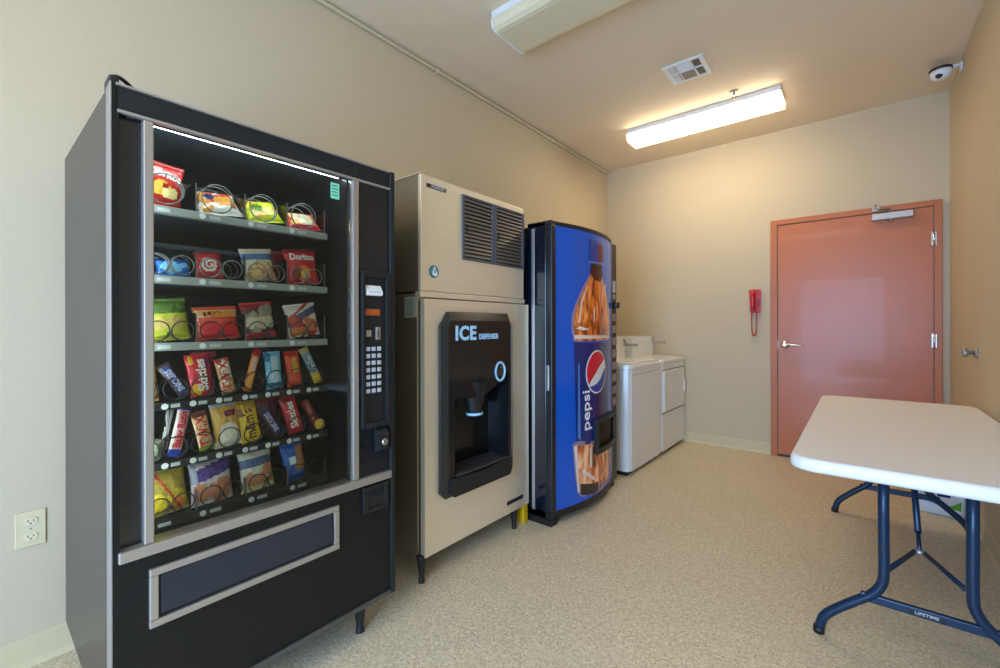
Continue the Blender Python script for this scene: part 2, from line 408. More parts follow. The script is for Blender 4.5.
px = -.752
t = thing('wall_phone', 'red emergency wall phone with coiled cord left of the door', 'phone', (px, YB, 1.30))
bm = prism(bmesh.new(), [(px-.050, 1.515), (px+.050, 1.515), (px+.046, 1.30), (px-.040, 1.30)], 'y', YB-.035, YB-.001)
bmesh.ops.bevel(bm, geom=bm.edges[:], offset=.006, segments=2, affect='EDGES')
obj('phone_base', bm, M_red, t)
hs = obj('handset', tube(bmesh.new(), smooth_path([(px-.012, YB-.048, 1.500), (px-.012, YB-.075, 1.475), (px-.012, YB-.080, 1.41), (px-.012, YB-.075, 1.345), (px-.012, YB-.048, 1.325)]), .017), M_red, t)
obj('earpiece', lathe(bmesh.new(), [(.022, 0), (.026, .012), (.024, .022)], (px-.012, YB-.04, 1.492), (0, -1, 0)), M_red, hs)
obj('mouthpiece', lathe(bmesh.new(), [(.022, 0), (.026, .012), (.024, .022)], (px-.012, YB-.04, 1.338), (0, -1, 0)), M_red, hs)
bm = bmesh.new()
for r in range(4):
    for c in range(3): box(bm, px+.012+c*.011, px+.019+c*.011, YB-.038, YB-.034, 1.36+r*.016, 1.370+r*.016, .001)
obj('keypad', bm, mat('deep_red', S(120, 12, 20), .4), t)
path = smooth_path([(px-.025, YB-.03, 1.305), (px-.028, YB-.03, 1.22), (px-.022, YB-.03, 1.12), (px-.008, YB-.03, 1.085), (px+.008, YB-.03, 1.12), (px+.012, YB-.03, 1.22), (px+.014, YB-.03, 1.305)], 40)
co = [p+Vector((math.cos(i*.9)*.006, math.sin(i*.9)*.006, 0)) for i, p in enumerate(path)]
obj('coiled_cord', tube(bmesh.new(), co, .0028, 5), M_red, t)

t = thing('door_bumper', 'small round metal door bumper on right wall above the table', 'door stop', (XR, 3.71, 1.02))
obj('wall_flange', lathe(bmesh.new(), [(.030, .0005), (.029, .008), (.016, .012)], (XR, 3.71, 1.02), (-1, 0, 0)), M_alud, t)
obj('knob', lathe(bmesh.new(), [(.012, .01), (.013, .035), (.027, .042), (.029, .055), (.020, .062)], (XR, 3.71, 1.02), (-1, 0, 0)), M_alud, t)

# ================================================================== SNACK MACHINE
VX, VY0, VY1, VZ0, VZ1 = -1.422, .226, 1.078, .135, 1.791
VB = -2.185
t = vm = thing('snack_vending_machine', 'tall black glass-front snack vending machine with silver trim against left wall', 'vending machine', (-1.80, .65, 0))
M_gloss2 = mat('black_inner_wall', S(22, 25, 30), .3)
# cabinet: hollow carcass of side, top, back and bottom panels
obj('side_panel', B(VB, VX-.052, VY0, VY0+.018, VZ0, VZ1-.012, .002), M_side, t, 'grey-black side panel')
obj('side_panel', B(VB, VX-.052, VY1-.018, VY1, VZ0, VZ1-.012, .002), M_side, t, 'side panel beside the ice machine')
bm = B(VB, VX-.052, VY0+.018, VY1-.018, VZ1-.03, VZ1-.012); box(bm, VB, VB+.02, VY0+.018, VY1-.018, VZ0, VZ1-.03)
box(bm, VB+.02, VX-.052, VY0+.018, VY1-.018, VZ0, VZ0+.03)
obj('cabinet', bm, M_blks, t)
# inner compartment
bm = B(-2.10, -2.09, .25, .896, .545, 1.764); box(bm, -2.09, -1.45, .25, .262, .545, 1.764); box(bm, -2.09, -1.45, .262, .886, 1.752, 1.764)
box(bm, -2.09, -1.45, .262, .886, .545, .555)
obj('product_compartment', bm, M_inner, t)
obj('compartment_wall', B(-2.09, -1.45, .886, .898, .545, 1.764), M_gloss2, t, 'glossy dark inner wall beside the trays')
obj('compartment_lamp', tube(bmesh.new(), [(-1.488, .29, 1.739), (-1.488, .875, 1.739)], .012), M_tube, t, 'glowing lamp tube along top of the window')
obj('side_fill_tube', tube(bmesh.new(), [(-1.480, .274, .66), (-1.480, .274, 1.70)], .008), M_tube, t, 'added fill tube hidden behind the left upright')  # extra hidden tube, added to brighten the lower trays
# door
dx0 = VX-.050
bm = B(dx0, VX-.002, VY0, VY0+.004, VZ0, VZ1-.004, .001)
obj('door_edge', bm, M_alud, t, 'silver left edge of the door')
obj('door_edge', B(dx0, VX+.004, VY1-.022, VY1, VZ0, VZ1-.004, .004), M_blks, t)
bm = B(dx0, VX-.006, .238, .909, 1.7215, VZ1-.010, .002); box(bm, dx0, VX-.006, .909, VY1-.022, 1.7215, VZ1-.010, .002)
obj('header_panel', bm, M_blks, t)
bm = B(VX-.010, VX+.002, .238, VY1-.022, VZ1-.010, VZ1-.004, .001)
obj('header_trim', bm, M_alu, t, 'thin silver trim')
obj('header_trim', B(VX-.012, VX+.003, .240, VY1-.022, 1.7135, 1.7215, .001), M_alu, t, 'thin silver trim')
bm = B(dx0, VX-.003, VY0+.004, .244, VZ0+.012, 1.7215); box(bm, dx0, VX-.003, VY0+.004, .238, 1.7215, VZ1-.006)
obj('left_stile', bm, M_blk, t)
obj('recessed_panel', B(dx0+.002, VX-.022, .244, .292, .619, 1.7135), M_gloss, t, 'glossy black recessed strip')
obj('mullion', B(dx0, VX+.002, .291, .313, .619, 1.7135, .003), M_alu, t, 'silver upright left of the glass')
obj('mullion', B(dx0, VX+.002, .893, .917, .619, 1.7135, .003), M_alu, t, 'silver upright right of the glass')
obj('ledge', B(dx0, VX+.008, .240, 1.058, .590, .619, .003), M_alu, t, 'silver ledge below the glass')
obj('glass', B(VX-.020, VX-.014, .305, .890, .612, 1.718), M_glass, t)
sk = obj('instruction_sticker', B(VX-.014, VX-.0132, .815, .848, 1.632, 1.688), mat('mint_sticker', S(128, 208, 170), .5), t, 'mint green sticker in the window corner')
bm = bmesh.new()
for k in range(4): box(bm, VX-.0132, VX-.0128, .820, .843-.004*(k % 2), 1.643+k*.011, 1.647+k*.011)
obj('sticker_print', bm, mat('sticker_ink', S(50, 120, 90), .5), sk)
# control column
cp = obj('control_column', B(dx0, VX-.008, .911, 1.056, .619, 1.7135), M_gloss, t, 'glossy black control column')
# control bezel: frame with a recess
bm = bmesh.new()
for a in ((.926, .940, .800, 1.386), (1.034, 1.052, .800, 1.386)): box(bm, VX-.012, VX+.010, a[0], a[1], a[2], a[3], .002)
for a in ((.940, 1.034, 1.366, 1.386), (.940, 1.034, .800, .820)): box(bm, VX-.012, VX+.010, a[0], a[1], a[2], a[3], .002)
bz = obj('control_bezel', bm, M_blks, t)
bm = B(VX-.008, VX-.003, .940, 1.034, .820, 1.366)
obj('control_plate', bm, M_blkp, bz)
bm = prism(bmesh.new(), [(VX-.003, 1.296), (VX+.010, 1.298), (VX+.012, 1.310), (VX-.003, 1.335)], 'y', .946, 1.014)
obj('bill_slot', bm, M_whitep, bz, 'white bill slot mouth')
obj('bill_opening', B(VX+.008, VX+.0115, .953, 1.007, 1.306, 1.312), M_blkp, bz)
obj('display_strip', B(VX-.003, VX-.001, .944, 1.010, 1.222, 1.246, .001), mat('amber_display', S(170, 84, 30), .3), bz, 'amber display strip')
bm = B(VX-.003, VX+.003, .948, .970, 1.142, 1.166, .002)
obj('coin_return_button', bm, M_alu, bz)
bm = B(VX-.003, VX+.003, .990, 1.010, 1.130, 1.178, .002)
cs = obj('coin_slot', bm, M_alu, bz); obj('slot', B(VX+.0028, VX+.0034, .998, 1.002, 1.138, 1.170), M_blkp, cs)
cs.parent = vm
M_key = mat('key_grey', S(176, 176, 178), .45)
kp = obj('keypad', B(VX-.003, VX+.001, .942, 1.016, .925, 1.112, .001), M_blks, t)
for r in range(7):
    for c in range(3):
        y = .946+c*.0245; z = .930+r*.0263
        obj('key', B(VX+.001, VX+.005, y, y+.017, z, z+.016, .002), M_key, kp)
bm = prism(bmesh.new(), [(VX-.008, .700), (VX+.020, .712), (VX+.024, .770), (VX-.008, .798)], 'y', .990, 1.034)
lk = obj('lock_housing', bm, M_blks, t)
obj('lock_cylinder', lathe(bmesh.new(), [(.013, 0), (.013, .008), (.010, .010)], (VX+.020, 1.012, .742), (1, 0, 0), 16), M_chrome, lk)
# lower door
obj('lower_panel', B(dx0, VX-.004, .240, 1.058, .150, .592), M_blk, t)
obj('kick_trim', B(dx0, VX+.004, VY0+.016, 1.056, VZ0, .152, .003), mat('dark_metal_trim', S(96, 94, 90), .4, .6), t, 'dull metal bottom trim')
fr = bmesh.new(); y0, y1, z0, z1, wd = .301, .836, .398, .552, .020
for a in ((y0, y1, z1-wd, z1), (y0, y1, z0, z0+wd), (y0, y0+wd, z0+wd, z1-wd), (y1-wd, y1, z0+wd, z1-wd)): box(fr, VX-.006, VX+.006, *a, .003)
obj('delivery_frame', fr, M_alu, t, 'silver frame around the delivery flap')
obj('delivery_recess', B(VX-.010, VX-.0035, y0+wd-.002, y1-wd+.002, z0+wd-.002, z1-wd+.002), M_blkp, t)
bm = prism(bmesh.new(), [(VX-.002, z1-wd-.003), (VX+.002, z1-wd-.003), (VX+.006, z0+wd+.012), (VX+.001, z0+wd+.010)], 'y', y0+wd+.004, y1-wd-.006)
obj('delivery_flap', bm, M_flap, t, 'dark blue push flap')
bm = bmesh.new()
for a in ((.932, 1.043, .566, .582), (.932, 1.043, .483, .498), (.932, .950, .498, .566), (1.026, 1.043, .498, .566)): box(bm, VX-.006, VX+.006, *a, .002)
obj('coin_return_cup', bm, M_blkp, t)
obj('coin_return_flap', prism(bmesh.new(), [(VX-.004, .566), (VX, .566), (VX+.004, .500), (VX-.004, .500)], 'y', .951, 1.025), M_gloss, t)
def foot(bm, x, y, z1, r0=.030, r1=.016):
    lathe(bm, [(r1*1.15, 0), (r1, .006), (r1*.9, .03), (r0*.9, z1-.012), (r0, z1)], (x, y, 0), (0, 0, 1), 14); return bm
for x, y in ((-1.50, .97), (-1.50, .32), (-2.12, .97), (-2.12, .32)):
    obj('leg', foot(bmesh.new(), x, y, VZ0), M_blkp, t)
# cable looped over the top corner
obj('top_bracket', B(-1.49, -1.43, .226, .246, 1.779, 1.806, .004), M_blkp, t)
obj('top_cable', tube(bmesh.new(), smooth_path([(-1.445, .232, 1.805), (-1.45, .25, 1.812), (-1.47, .28, 1.802), (-1.52, .31, 1.791), (-1.60, .33, 1.785)]), .005), M_blkp, t)

# trays
TZ = {1: 1.523, 2: 1.326, 3: 1.135, 4: .966, 5: .798, 6: .634}
LANES = {1: [.31, .437, .572, .705, .842], 2: [.31, .437, .572, .705, .842], 3: [.31, .437, .572, .705, .842], 6: [.31, .437, .572, .705, .842],
         4: [.28, .352, .420, .488, .562, .632, .702, .772, .842], 5: [.28, .352, .420, .488, .562, .632, .702, .772, .842]}
M_rail = mat('grey_rail', S(150, 156, 152), .4, .2); M_coil = mat('black_coil', S(40, 40, 42), .3, .5); M_coils = mat('silver_coil', S(112, 112, 114), .3, .6)
M_tag = mat('selection_white', S(222, 224, 226), .5); M_tagw = mat('price_print', S(190, 192, 194), .5)
def coil(yc, zc, r, m, hand, tray, turns=3):
    pts = []; n = 16
    for i in range(turns*n+1):
        a = 2*math.pi*i/n*hand+math.pi*1.5
        pts.append((-1.522-.006*min(1, i/n)-.05*max(0, i/n-1), yc+r*math.cos(a), zc+r*math.sin(a)))
    return obj('coil', tube(bmesh.new(), pts, .0019, 5), m, tray)
for row, z in TZ.items():
    ln = LANES[row]; bright = row in (1, 2)
    tr = obj('tray', B(-2.05, -1.535, .27, .846, z-.024, z-.019), M_inner, t)
    bm = B(-1.535, -1.520, .27, .850, z-.023, z, .002)
    obj('front_rail', bm, M_rail if row < 4 else M_blks, tr)
    for i, y in enumerate(ln[1:] if row not in (4, 5) else ln[-1:]):
        if row <= 3 or i == len(ln)-2 or row == 6:
            q = [(-1.95, z-.019), (-1.528, z-.019), (-1.528, z+(.085 if row < 4 else .06)), (-1.60, z+(.085 if row < 4 else .06)), (-1.95, z+.05)]
            obj('lane_divider', prism(bmesh.new(), q, 'y', y-.001, y+.001), M_clear, tr)
            obj('divider_edge', B(-1.529, -1.526, y-.0015, y+.0015, z-.0, z+(.085 if row < 4 else .06)), M_coils, tr)
    for a, b in zip(ln, ln[1:]):
        yc = (a+b)/2
        if row == 1: coil(yc-.01, z+.050, .043, M_coils, 1, tr)
        elif row in (2, 3, 6):
            coil(yc-.030, z+.034, .028, M_coil if row != 2 else M_coils, 1, tr, 3); coil(yc+.030, z+.034, .028, M_coil if row != 2 else M_coils, -1, tr, 3)
        else: coil(yc, z+.036, .030, M_coil, 1, tr)
        bm = lathe(bmesh.new(), [(.0085, 0), (.0085, .002)], (-1.5200, a+.014 if row not in (4, 5) else a+.006, z-.0115), (1, 0, 0), 14)
        s = obj('selection_tag', bm, M_tag, tr)
        w_ = .030 if row not in (4, 5) else .022
        b0 = a+.032 if row not in (4, 5) else a+.020
        obj('price_tag', B(-1.5200, -1.5188, b0, b0+w_, z-.017, z-.007), M_tagw, tr)

# ------------------------------------------------------------------ snacks
PM = {}
def foil(c):
    k = tuple(c)
    if k not in PM: PM[k] = mat('foil_%d_%d_%d' % k, S(*c), .26, .0, coat=.3)
    return PM[k]
def pack(name, label, cat, yc, zb, w_, h, cols, fn, roll=0, lean=8, T=.013, txt=None, group='snacks in the vending machine', x=None, nx=20, nz=30, seal=.07):
    """foil packet: pillow between two crimped seals; fn(s,t) chooses the printed colour; s -1..1 across, t 0..1 up"""
    rnd = random.Random(name+label)
    if x is None: x = -1.532-T*.9
    bm = bmesh.new()
    def th(s, t_):
        if t_ < seal or t_ > 1-seal: return .0008
        u = (t_-seal)/(1-2*seal)
        return .0008+T*max(0, 1-abs(s)**2.4)**.6*math.sin(math.pi*min(1, max(0, u)))**.42
    wob = [[rnd.uniform(-1, 1) for _ in range(nx+1)] for _ in range(nz+1)]
    def P(i, j, front):
        s = -1+2*i/nx; t_ = j/nz
        wf = 1-.07*math.sin(math.pi*t_)
        if j in (0, nz): tt = t_+(.006 if i % 2 else -.006)*(1 if j else 1)
        else: tt = t_
        d_ = th(s, t_)+(wob[j][i]*.0022 if 0 < i < nx and seal < t_ < 1-seal else 0)
        return Vector((s*w_/2*wf, -d_ if front else d_, tt*h))
    G = {}
    for fr_ in (1, 0):
        for j in range(nz+1):
            for i in range(nx+1):
                if not fr_ and i in (0, nx): G[0, j, i] = G[1, j, i]
                else: G[fr_, j, i] = bm.verts.new(P(i, j, fr_))
    for fr_ in (1, 0):
        for j in range(nz):
            for i in range(nx):
                q = [G[fr_, j, i], G[fr_, j, i+1], G[fr_, j+1, i+1], G[fr_, j+1, i]]
                f = bm.faces.new(q if fr_ else q[::-1]); f.smooth = True
                f.material_index = fn((-1+2*(i+.5)/nx), (j+.5)/nz) if fr_ else 0
    mt = Matrix.Translation((x, yc, zb)) @ Matrix.Rotation(math.pi/2, 4, 'Z') @ Matrix.Translation((0, 0, h/2)) @ Matrix.Rotation(math.radians(roll), 4, 'Y') @ Matrix.Translation((0, 0, -h/2)) @ Matrix.Rotation(math.radians(-lean), 4, 'X')
    # keep the lowest point on the tray
    lo = min((mt @ v.co).z for v in bm.verts); mt = Matrix.Translation((0, 0, zb-lo+.0005)) @ mt
    loc = Vector((x, yc, zb))
    full = Matrix.Translation(-loc) @ mt
    bmesh.ops.transform(bm, matrix=full, verts=bm.verts[:])
    me = bpy.data.meshes.new(name); bmesh.ops.recalc_face_normals(bm, faces=bm.faces[:]); bm.to_mesh(me); bm.free()
    for c in cols: me.materials.append(foil(c))
    o = bpy.data.objects.new(name, me); C.objects.link(o); o.location = loc; tag(o, label, cat, group)
    for (s_, size, cs_, ct, rot, col, bold, sx_) in (txt or []):
        tb = text_bm(s_, size, bold, .0002, sx_)
        rm = Matrix.Rotation(math.radians(rot), 3, 'Z')
        for v in tb.verts:
            p = rm @ v.co; X = cs_*w_/2+p.x; Z = ct*h+p.y
            v.co = Vector((X, -th(max(-1, min(1, X/(w_/2))), Z/h)-.0016-max(0, v.co.z), Z))
        bmesh.ops.transform(tb, matrix=full, verts=tb.verts[:])
        m2 = bpy.data.meshes.new('lettering'); tb.to_mesh(m2); tb.free(); m2.materials.append(foil(col))
        q = bpy.data.objects.new('lettering', m2); C.objects.link(q); q.parent = o
    return o
def noise2(s, t_, k=1):
    v = math.sin(s*12.9898*k+t_*78.233)*43758.5453; return v-math.floor(v)
WHT = (236, 234, 228)
def chips(bandc, a, b, chipc, lo=.1, hi=.55, dots=.5):
    """print made of a band between a and b, chips drawn below"""
    def f(s, t_):
        if a < t_ < b: return bandc
        if lo < t_ < hi and noise2(round(s*3.0), round(t_*7)) > dots and abs(s) < .85: return chipc
        return 0
    return f
def discs(items, default=0):
    ex = []; rnd = random.Random(len(items)*31+int(sum(float(v) for it in items for v in it[1:])*100))
    for it in items:
        if it[0] == 'n':
            for _ in range(int(it[5]*it[5]*1.6*(1-it[3]))+2):
                q = rnd.uniform(.5, 1.1)/it[5]; ex.append(('e', rnd.uniform(-.75, .75), rnd.uniform(it[1]+.03, it[2]-.03), 1.25*q, .62*q, rnd.uniform(-.8, .8), it[4]))
        else: ex.append(it)
    def f(s, t_):
        r_ = default
        for it in ex:
            if it[0] == 'd' and ((s-it[1])/it[3])**2+((t_-it[2])/it[4])**2 < 1: r_ = it[5]
            elif it[0] == 'e':
                ds, dt = s-it[1], (t_-it[2])*2; ca, sa = math.cos(it[5]), math.sin(it[5])
                if ((ds*ca+dt*sa)/it[3])**2+((dt*ca-ds*sa)/(it[4]*2))**2 < 1: r_ = it[6]
            elif it[0] == 'b' and it[1] <= t_ <= it[2]: r_ = it[3]
            elif it[0] == 'v' and it[1] <= s <= it[2] and it[3] <= t_ <= it[4]: r_ = it[5]
            elif it[0] == 'g' and t_ > it[1]+it[2]*s and t_ < it[1]+it[2]*s+it[3]: r_ = it[4]
        return r_
    return f
z = TZ[1]
pack('chip_bag', 'tall red tortilla chip bag at left of the top tray', 'chip bag', .364, z, .098, .128, [(206, 42, 36), (232, 178, 70), (160, 24, 24), (244, 222, 150)],
     discs([('b', .86, 1, 2), ('d', -.2, .36, .5, .17, 1), ('d', .3, .28, .42, .13, 3), ('d', .05, .42, .2, .06, 2)]), roll=6, lean=6, T=.024, txt=[('Doritos', .030, 0, .68, -8, WHT, .0012, .8)])
pack('chip_bag', 'white and red chip bag slumped in the top tray, second from left', 'chip bag', .507, z, .128, .112, [(226, 220, 210), (196, 62, 40), (222, 150, 62), (44, 52, 96)],
     discs([('n', .1, .9, .45, 1, 4), ('n', .15, .75, .62, 2, 3), ('d', -.35, .6, .22, .16, 3), ('b', .9, 1, 1)]), roll=-6, lean=42, T=.020)
pack('chip_bag', 'bright yellow-green chip bag slumped in the top tray', 'chip bag', .640, z, .120, .105, [(212, 216, 30), (226, 176, 58), (90, 130, 30), (240, 236, 120)],
     discs([('n', .15, .8, .6, 1, 4), ('d', -.3, .5, .3, .18, 2), ('d', .3, .45, .35, .2, 3)]), roll=-8, lean=40, T=.020)
pack('chip_bag', 'orange-red chip bag slumped at right of the top tray', 'chip bag', .776, z, .124, .090, [(214, 70, 40), (236, 168, 60), (226, 206, 170), (190, 30, 60)],
     discs([('n', .2, .9, .5, 1, 4), ('n', .3, .7, .6, 2, 3), ('b', 0, .18, 3)]), roll=-6, lean=42, T=.018)
z = TZ[2]
pack('snack_pouch', 'small blue pouch low at left of the second tray', 'snack pouch', .385, z, .085, .052, [(24, 110, 196), (120, 190, 232), (10, 60, 150)],
     discs([('n', .2, .7, .6, 1, 3), ('b', .8, 1, 2)]), roll=-3, lean=20, T=.012)
pack('cookie_pack', 'small red pack with white badge in the second tray', 'snack pack', .474, z, .074, .080, [(204, 36, 40), (232, 226, 222), (120, 18, 28)],
     discs([('d', 0, .5, .6, .28, 1), ('d', 0, .5, .42, .18, 0), ('b', .90, 1, 2)]), roll=-5, lean=8, T=.010, txt=[('G', .03, 0, .5, 15, WHT, .001, 1)])
pack('chip_bag', 'white and tan chip bag with blue band in the second tray', 'chip bag', .620, z, .104, .108, [(216, 208, 192), (188, 142, 88), (70, 110, 160), (224, 190, 130)],
     discs([('b', .64, .84, 2), ('n', .06, .56, .35, 1, 4), ('n', .06, .56, .7, 3, 5)]), roll=-7, lean=8, T=.017)
pack('chip_bag', 'red tortilla chip bag at right of the second tray', 'chip bag', .768, z, .122, .126, [(206, 34, 38), (238, 120, 50), (128, 20, 28), (240, 190, 80)],
     discs([('b', .92, 1, 2), ('d', 0, .3, .45, .22, 1), ('d', -.45, .3, .3, .2, 2), ('d', .05, .28, .22, .12, 3)]), roll=-5, lean=6, T=.020, txt=[('Doritos', .032, 0, .76, 0, WHT, .0012, .85)])
pack('chip_bag', 'dark red chip bag behind the others in the second tray', 'chip bag', .700, z, .11, .122, [(120, 22, 32), (160, 40, 40)], discs([('b', .9, 1, 1)]), lean=2, T=.014, x=-1.605)
z = TZ[3]
pack('chip_bag', 'green and yellow-green chip bag at left of the third tray', 'chip bag', .372, z, .108, .122, [(178, 186, 44), (74, 104, 40), (206, 178, 96), (206, 206, 60)],
     discs([('b', .62, 1, 1), ('d', -.45, .4, .4, .17, 2), ('d', .3, .4, .45, .17, 2), ('b', 0, .16, 3)]), roll=-5, lean=6, T=.020)
pack('chip_bag', 'red and orange cheese puff bag in the third tray', 'chip bag', .500, z, .126, .104, [(218, 74, 46), (226, 26, 44), (226, 170, 120), (50, 28, 30)],
     discs([('b', .66, .9, 2), ('d', -.4, .3, .42, .24, 1), ('d', .5, .3, .42, .24, 1), ('v', -.6, .2, .7, .82, 3)]), roll=-4, lean=10, T=.019, txt=[('Cheetos', .024, .1, .77, 0, (240, 140, 30), .001, .9)])
pack('chip_bag', 'dark maroon chip bag with grey print in the third tray', 'chip bag', .622, z, .104, .122, [(96, 40, 42), (150, 140, 120), (178, 40, 48), (204, 190, 160)],
     discs([('b', .84, 1, 2), ('n', .2, .8, .5, 1, 3), ('n', .3, .55, .6, 3, 4), ('b', 0, .16, 2)]), roll=-6, lean=8, T=.018)
pack('chip_bag', 'white, red and navy chip bag at right of the third tray', 'chip bag', .770, z, .118, .120, [(224, 214, 206), (70, 76, 120), (190, 50, 40), (214, 120, 70)],
     discs([('g', .52, .18, .22, 1), ('n', .12, .5, .4, 2, 4), ('n', .12, .5, .66, 3, 5), ('g', .8, .3, .08, 2)]), roll=-8, lean=8, T=.018)
z = TZ[4]
SN = [(58, 40, 44), (30, 46, 120), (196, 200, 216), (120, 60, 40)]
pack('snack_pack', 'gold snack pack cut off at left end of the fourth tray', 'snack pack', .318, z, .06, .138, [(196, 148, 52), (120, 80, 30), (230, 190, 90)], discs([('d', .3, .3, .6, .16, 1), ('d', .3, .3, .4, .1, 2)]), roll=-3, T=.012, lean=8)
pack('candy_bar', 'brown chocolate bar with blue letters leaning left in the fourth tray', 'candy bar', .388, z, .036, .112, SN, discs([('v', -.55, .55, .08, .9, 1)]), roll=-30, lean=10, T=.010,
     txt=[('SNICKERS', .022, 0, .5, 90, (176, 184, 206), .0006, .72)])
pack('candy_pouch', 'red and yellow fruit candy pouch with white letters in the fourth tray', 'candy pouch', .452, z, .066, .128, [(196, 26, 44), (232, 170, 40), (150, 26, 84), (90, 160, 60)],
     discs([('d', -.4, .16, .5, .14, 1), ('d', .6, .8, .3, .15, 2), ('d', -.6, .86, .25, .1, 1)]), roll=-6, lean=8, T=.012, txt=[('Skittles', .036, .1, .5, 90, WHT, .0010, .92)])
pack('candy_bar', 'gold caramel bar with red letters in the fourth tray', 'candy bar', .520, z, .042, .112, [(206, 160, 110), (190, 40, 40), (232, 226, 206)], discs([('b', .9, 1, 1), ('n', .2, .9, .6, 2, 4)]), roll=-10, lean=8, T=.010,
     txt=[('TWIX', .036, 0, .5, 90, (206, 24, 36), .0010, .95)])
pack('candy_bar', 'slim orange bar leaning right in the fourth tray', 'candy bar', .600, z, .026, .142, [(222, 120, 40), (196, 30, 50), (226, 190, 160), (240, 170, 60)], discs([('b', .84, 1, 1), ('v', -.6, .6, .48, .8, 2), ('v', -.7, .7, .1, .46, 3)]), roll=17, lean=8, T=.008)
pack('candy_pouch', 'light blue candy pouch standing upright in the fourth tray', 'candy pouch', .668, z, .056, .128, [(120, 190, 224), (20, 120, 170), (190, 216, 232)],
     discs([('d', -.7, .86, .5, .14, 1), ('b', .08, .16, 1), ('v', -.3, .5, .5, .85, 2), ('d', 0, .32, .6, .16, 2)]), roll=-2, lean=8, T=.012)
pack('candy_pouch', 'orange candy pouch standing in the fourth tray', 'candy pouch', .736, z, .054, .126, [(226, 78, 36), (222, 170, 50), (200, 40, 40)],
     discs([('b', .88, 1, 2), ('v', -.2, .5, .2, .8, 1), ('d', .2, .3, .5, .12, 0)]), roll=-4, lean=8, T=.012)
pack('candy_bar', 'blue-grey and yellow bar leaning left at right end of the fourth tray', 'candy bar', .800, z, .034, .140, [(120, 150, 170), (222, 186, 50), (90, 110, 150), (206, 180, 110)], discs([('b', 0, .3, 1), ('v', -.5, .5, .35, .8, 2), ('b', .88, 1, 3)]), roll=-22, lean=8, T=.008,
     txt=[('PayDay', .022, 0, .58, 90, (196, 206, 214), .0008, .85)])
pack('candy_pouch', 'maroon candy pouch half hidden behind the fourth tray fruit candy', 'candy pouch', .480, z, .07, .134, [(140, 20, 60), (190, 60, 90)], discs([('b', .88, 1, 1)]), lean=2, T=.010, x=-1.605)
z = TZ[5]
bm = lathe(bmesh.new(), [(.014, 0), (.022, .006), (.023, .05), (.018, .058), (.012, .06)], (-1.556, .338, z+.001), (0, 0, 1), 20)
o = obj('candy_tin', bm, mat('pale_green_tin', S(150, 160, 130), .35)); tag(o, 'small pale green round container at left end of the fifth tray', 'candy tin', 'snacks in the vending machine')
pack('candy_bar', 'slim black and white bar beside the pink-lettered bar in the fifth tray', 'candy bar', .374, z, .020, .146, [(28, 28, 30), (200, 200, 200)], discs([('n', .1, .9, .55, 1, 3)]), roll=12, lean=10, T=.007, x=-1.560)
pack('candy_bar', 'white and pink bar with blue ends leaning right in the fifth tray', 'candy bar', .402, z, .034, .154, [(226, 160, 160), (30, 70, 190), (240, 220, 214)], discs([('b', .86, 1, 1), ('b', 0, .12, 1), ('v', -1, -.6, .12, .86, 2)]), roll=14, lean=10, T=.010,
     txt=[('Baby Ruth', .0265, 0, .5, 90, (196, 30, 44), .001, .95)])
pack('candy_bar', 'gold caramel bar with large red letters in the fifth tray', 'candy bar', .459, z, .042, .122, [(214, 176, 130), (110, 60, 40), (150, 170, 50)], discs([('b', .88, 1, 1), ('b', 0, .12, 2)]), roll=-10, lean=8, T=.010,
     txt=[('TWIX', .038, 0, .5, 90, (206, 24, 36), .0010, .95)])
pack('cookie_pack', 'gold and white cookie pack with maroon mark in the fifth tray', 'cookie pack', .524, z, .082, .148, [(206, 158, 72), (230, 222, 206), (120, 24, 44), (186, 196, 206)],
     discs([('d', .1, .26, .75, .24, 1), ('b', 0, .14, 1), ('v', -.1, .7, .62, .76, 2), ('b', .88, 1, 3)]), roll=-5, lean=8, T=.014)
pack('candy_pouch', 'yellow peanut candy pouch with brown letters in the fifth tray', 'candy pouch', .588, z, .066, .142, [(232, 186, 36), (196, 144, 40), (130, 90, 40)],
     discs([('b', .78, 1, 1), ('d', -.7, .7, .3, .1, 2)]), roll=-8, lean=8, T=.013, txt=[("m&m's", .042, 0, .42, 90, (74, 40, 30), .0012, .85)])
pack('candy_bar', 'brown chocolate bar with lilac letters leaning left in the fifth tray', 'candy bar', .660, z, .036, .112, [(66, 50, 62), (60, 56, 130), (196, 200, 216)], discs([('v', -.55, .55, .08, .9, 1)]), roll=-27, lean=10, T=.010,
     txt=[('SNICKERS', .022, 0, .5, 90, (190, 186, 214), .0006, .72)])
pack('candy_pouch', 'crimson fruit candy pouch with white letters in the fifth tray', 'candy pouch', .730, z, .056, .134, [(200, 26, 48), (226, 60, 60), (150, 16, 50)],
     discs([('d', .7, .4, .5, .2, 1), ('b', .88, 1, 2)]), roll=-12, lean=8, T=.011, txt=[('Skittles', .034, -.05, .5, 90, WHT, .0010, .95)])
pack('candy_pouch', 'dark red pouch behind the lilac-lettered bar in the fifth tray', 'candy pouch', .672, z, .08, .140, [(110, 20, 44), (150, 30, 50)], discs([('b', .88, 1, 1)]), lean=2, T=.010, x=-1.605)
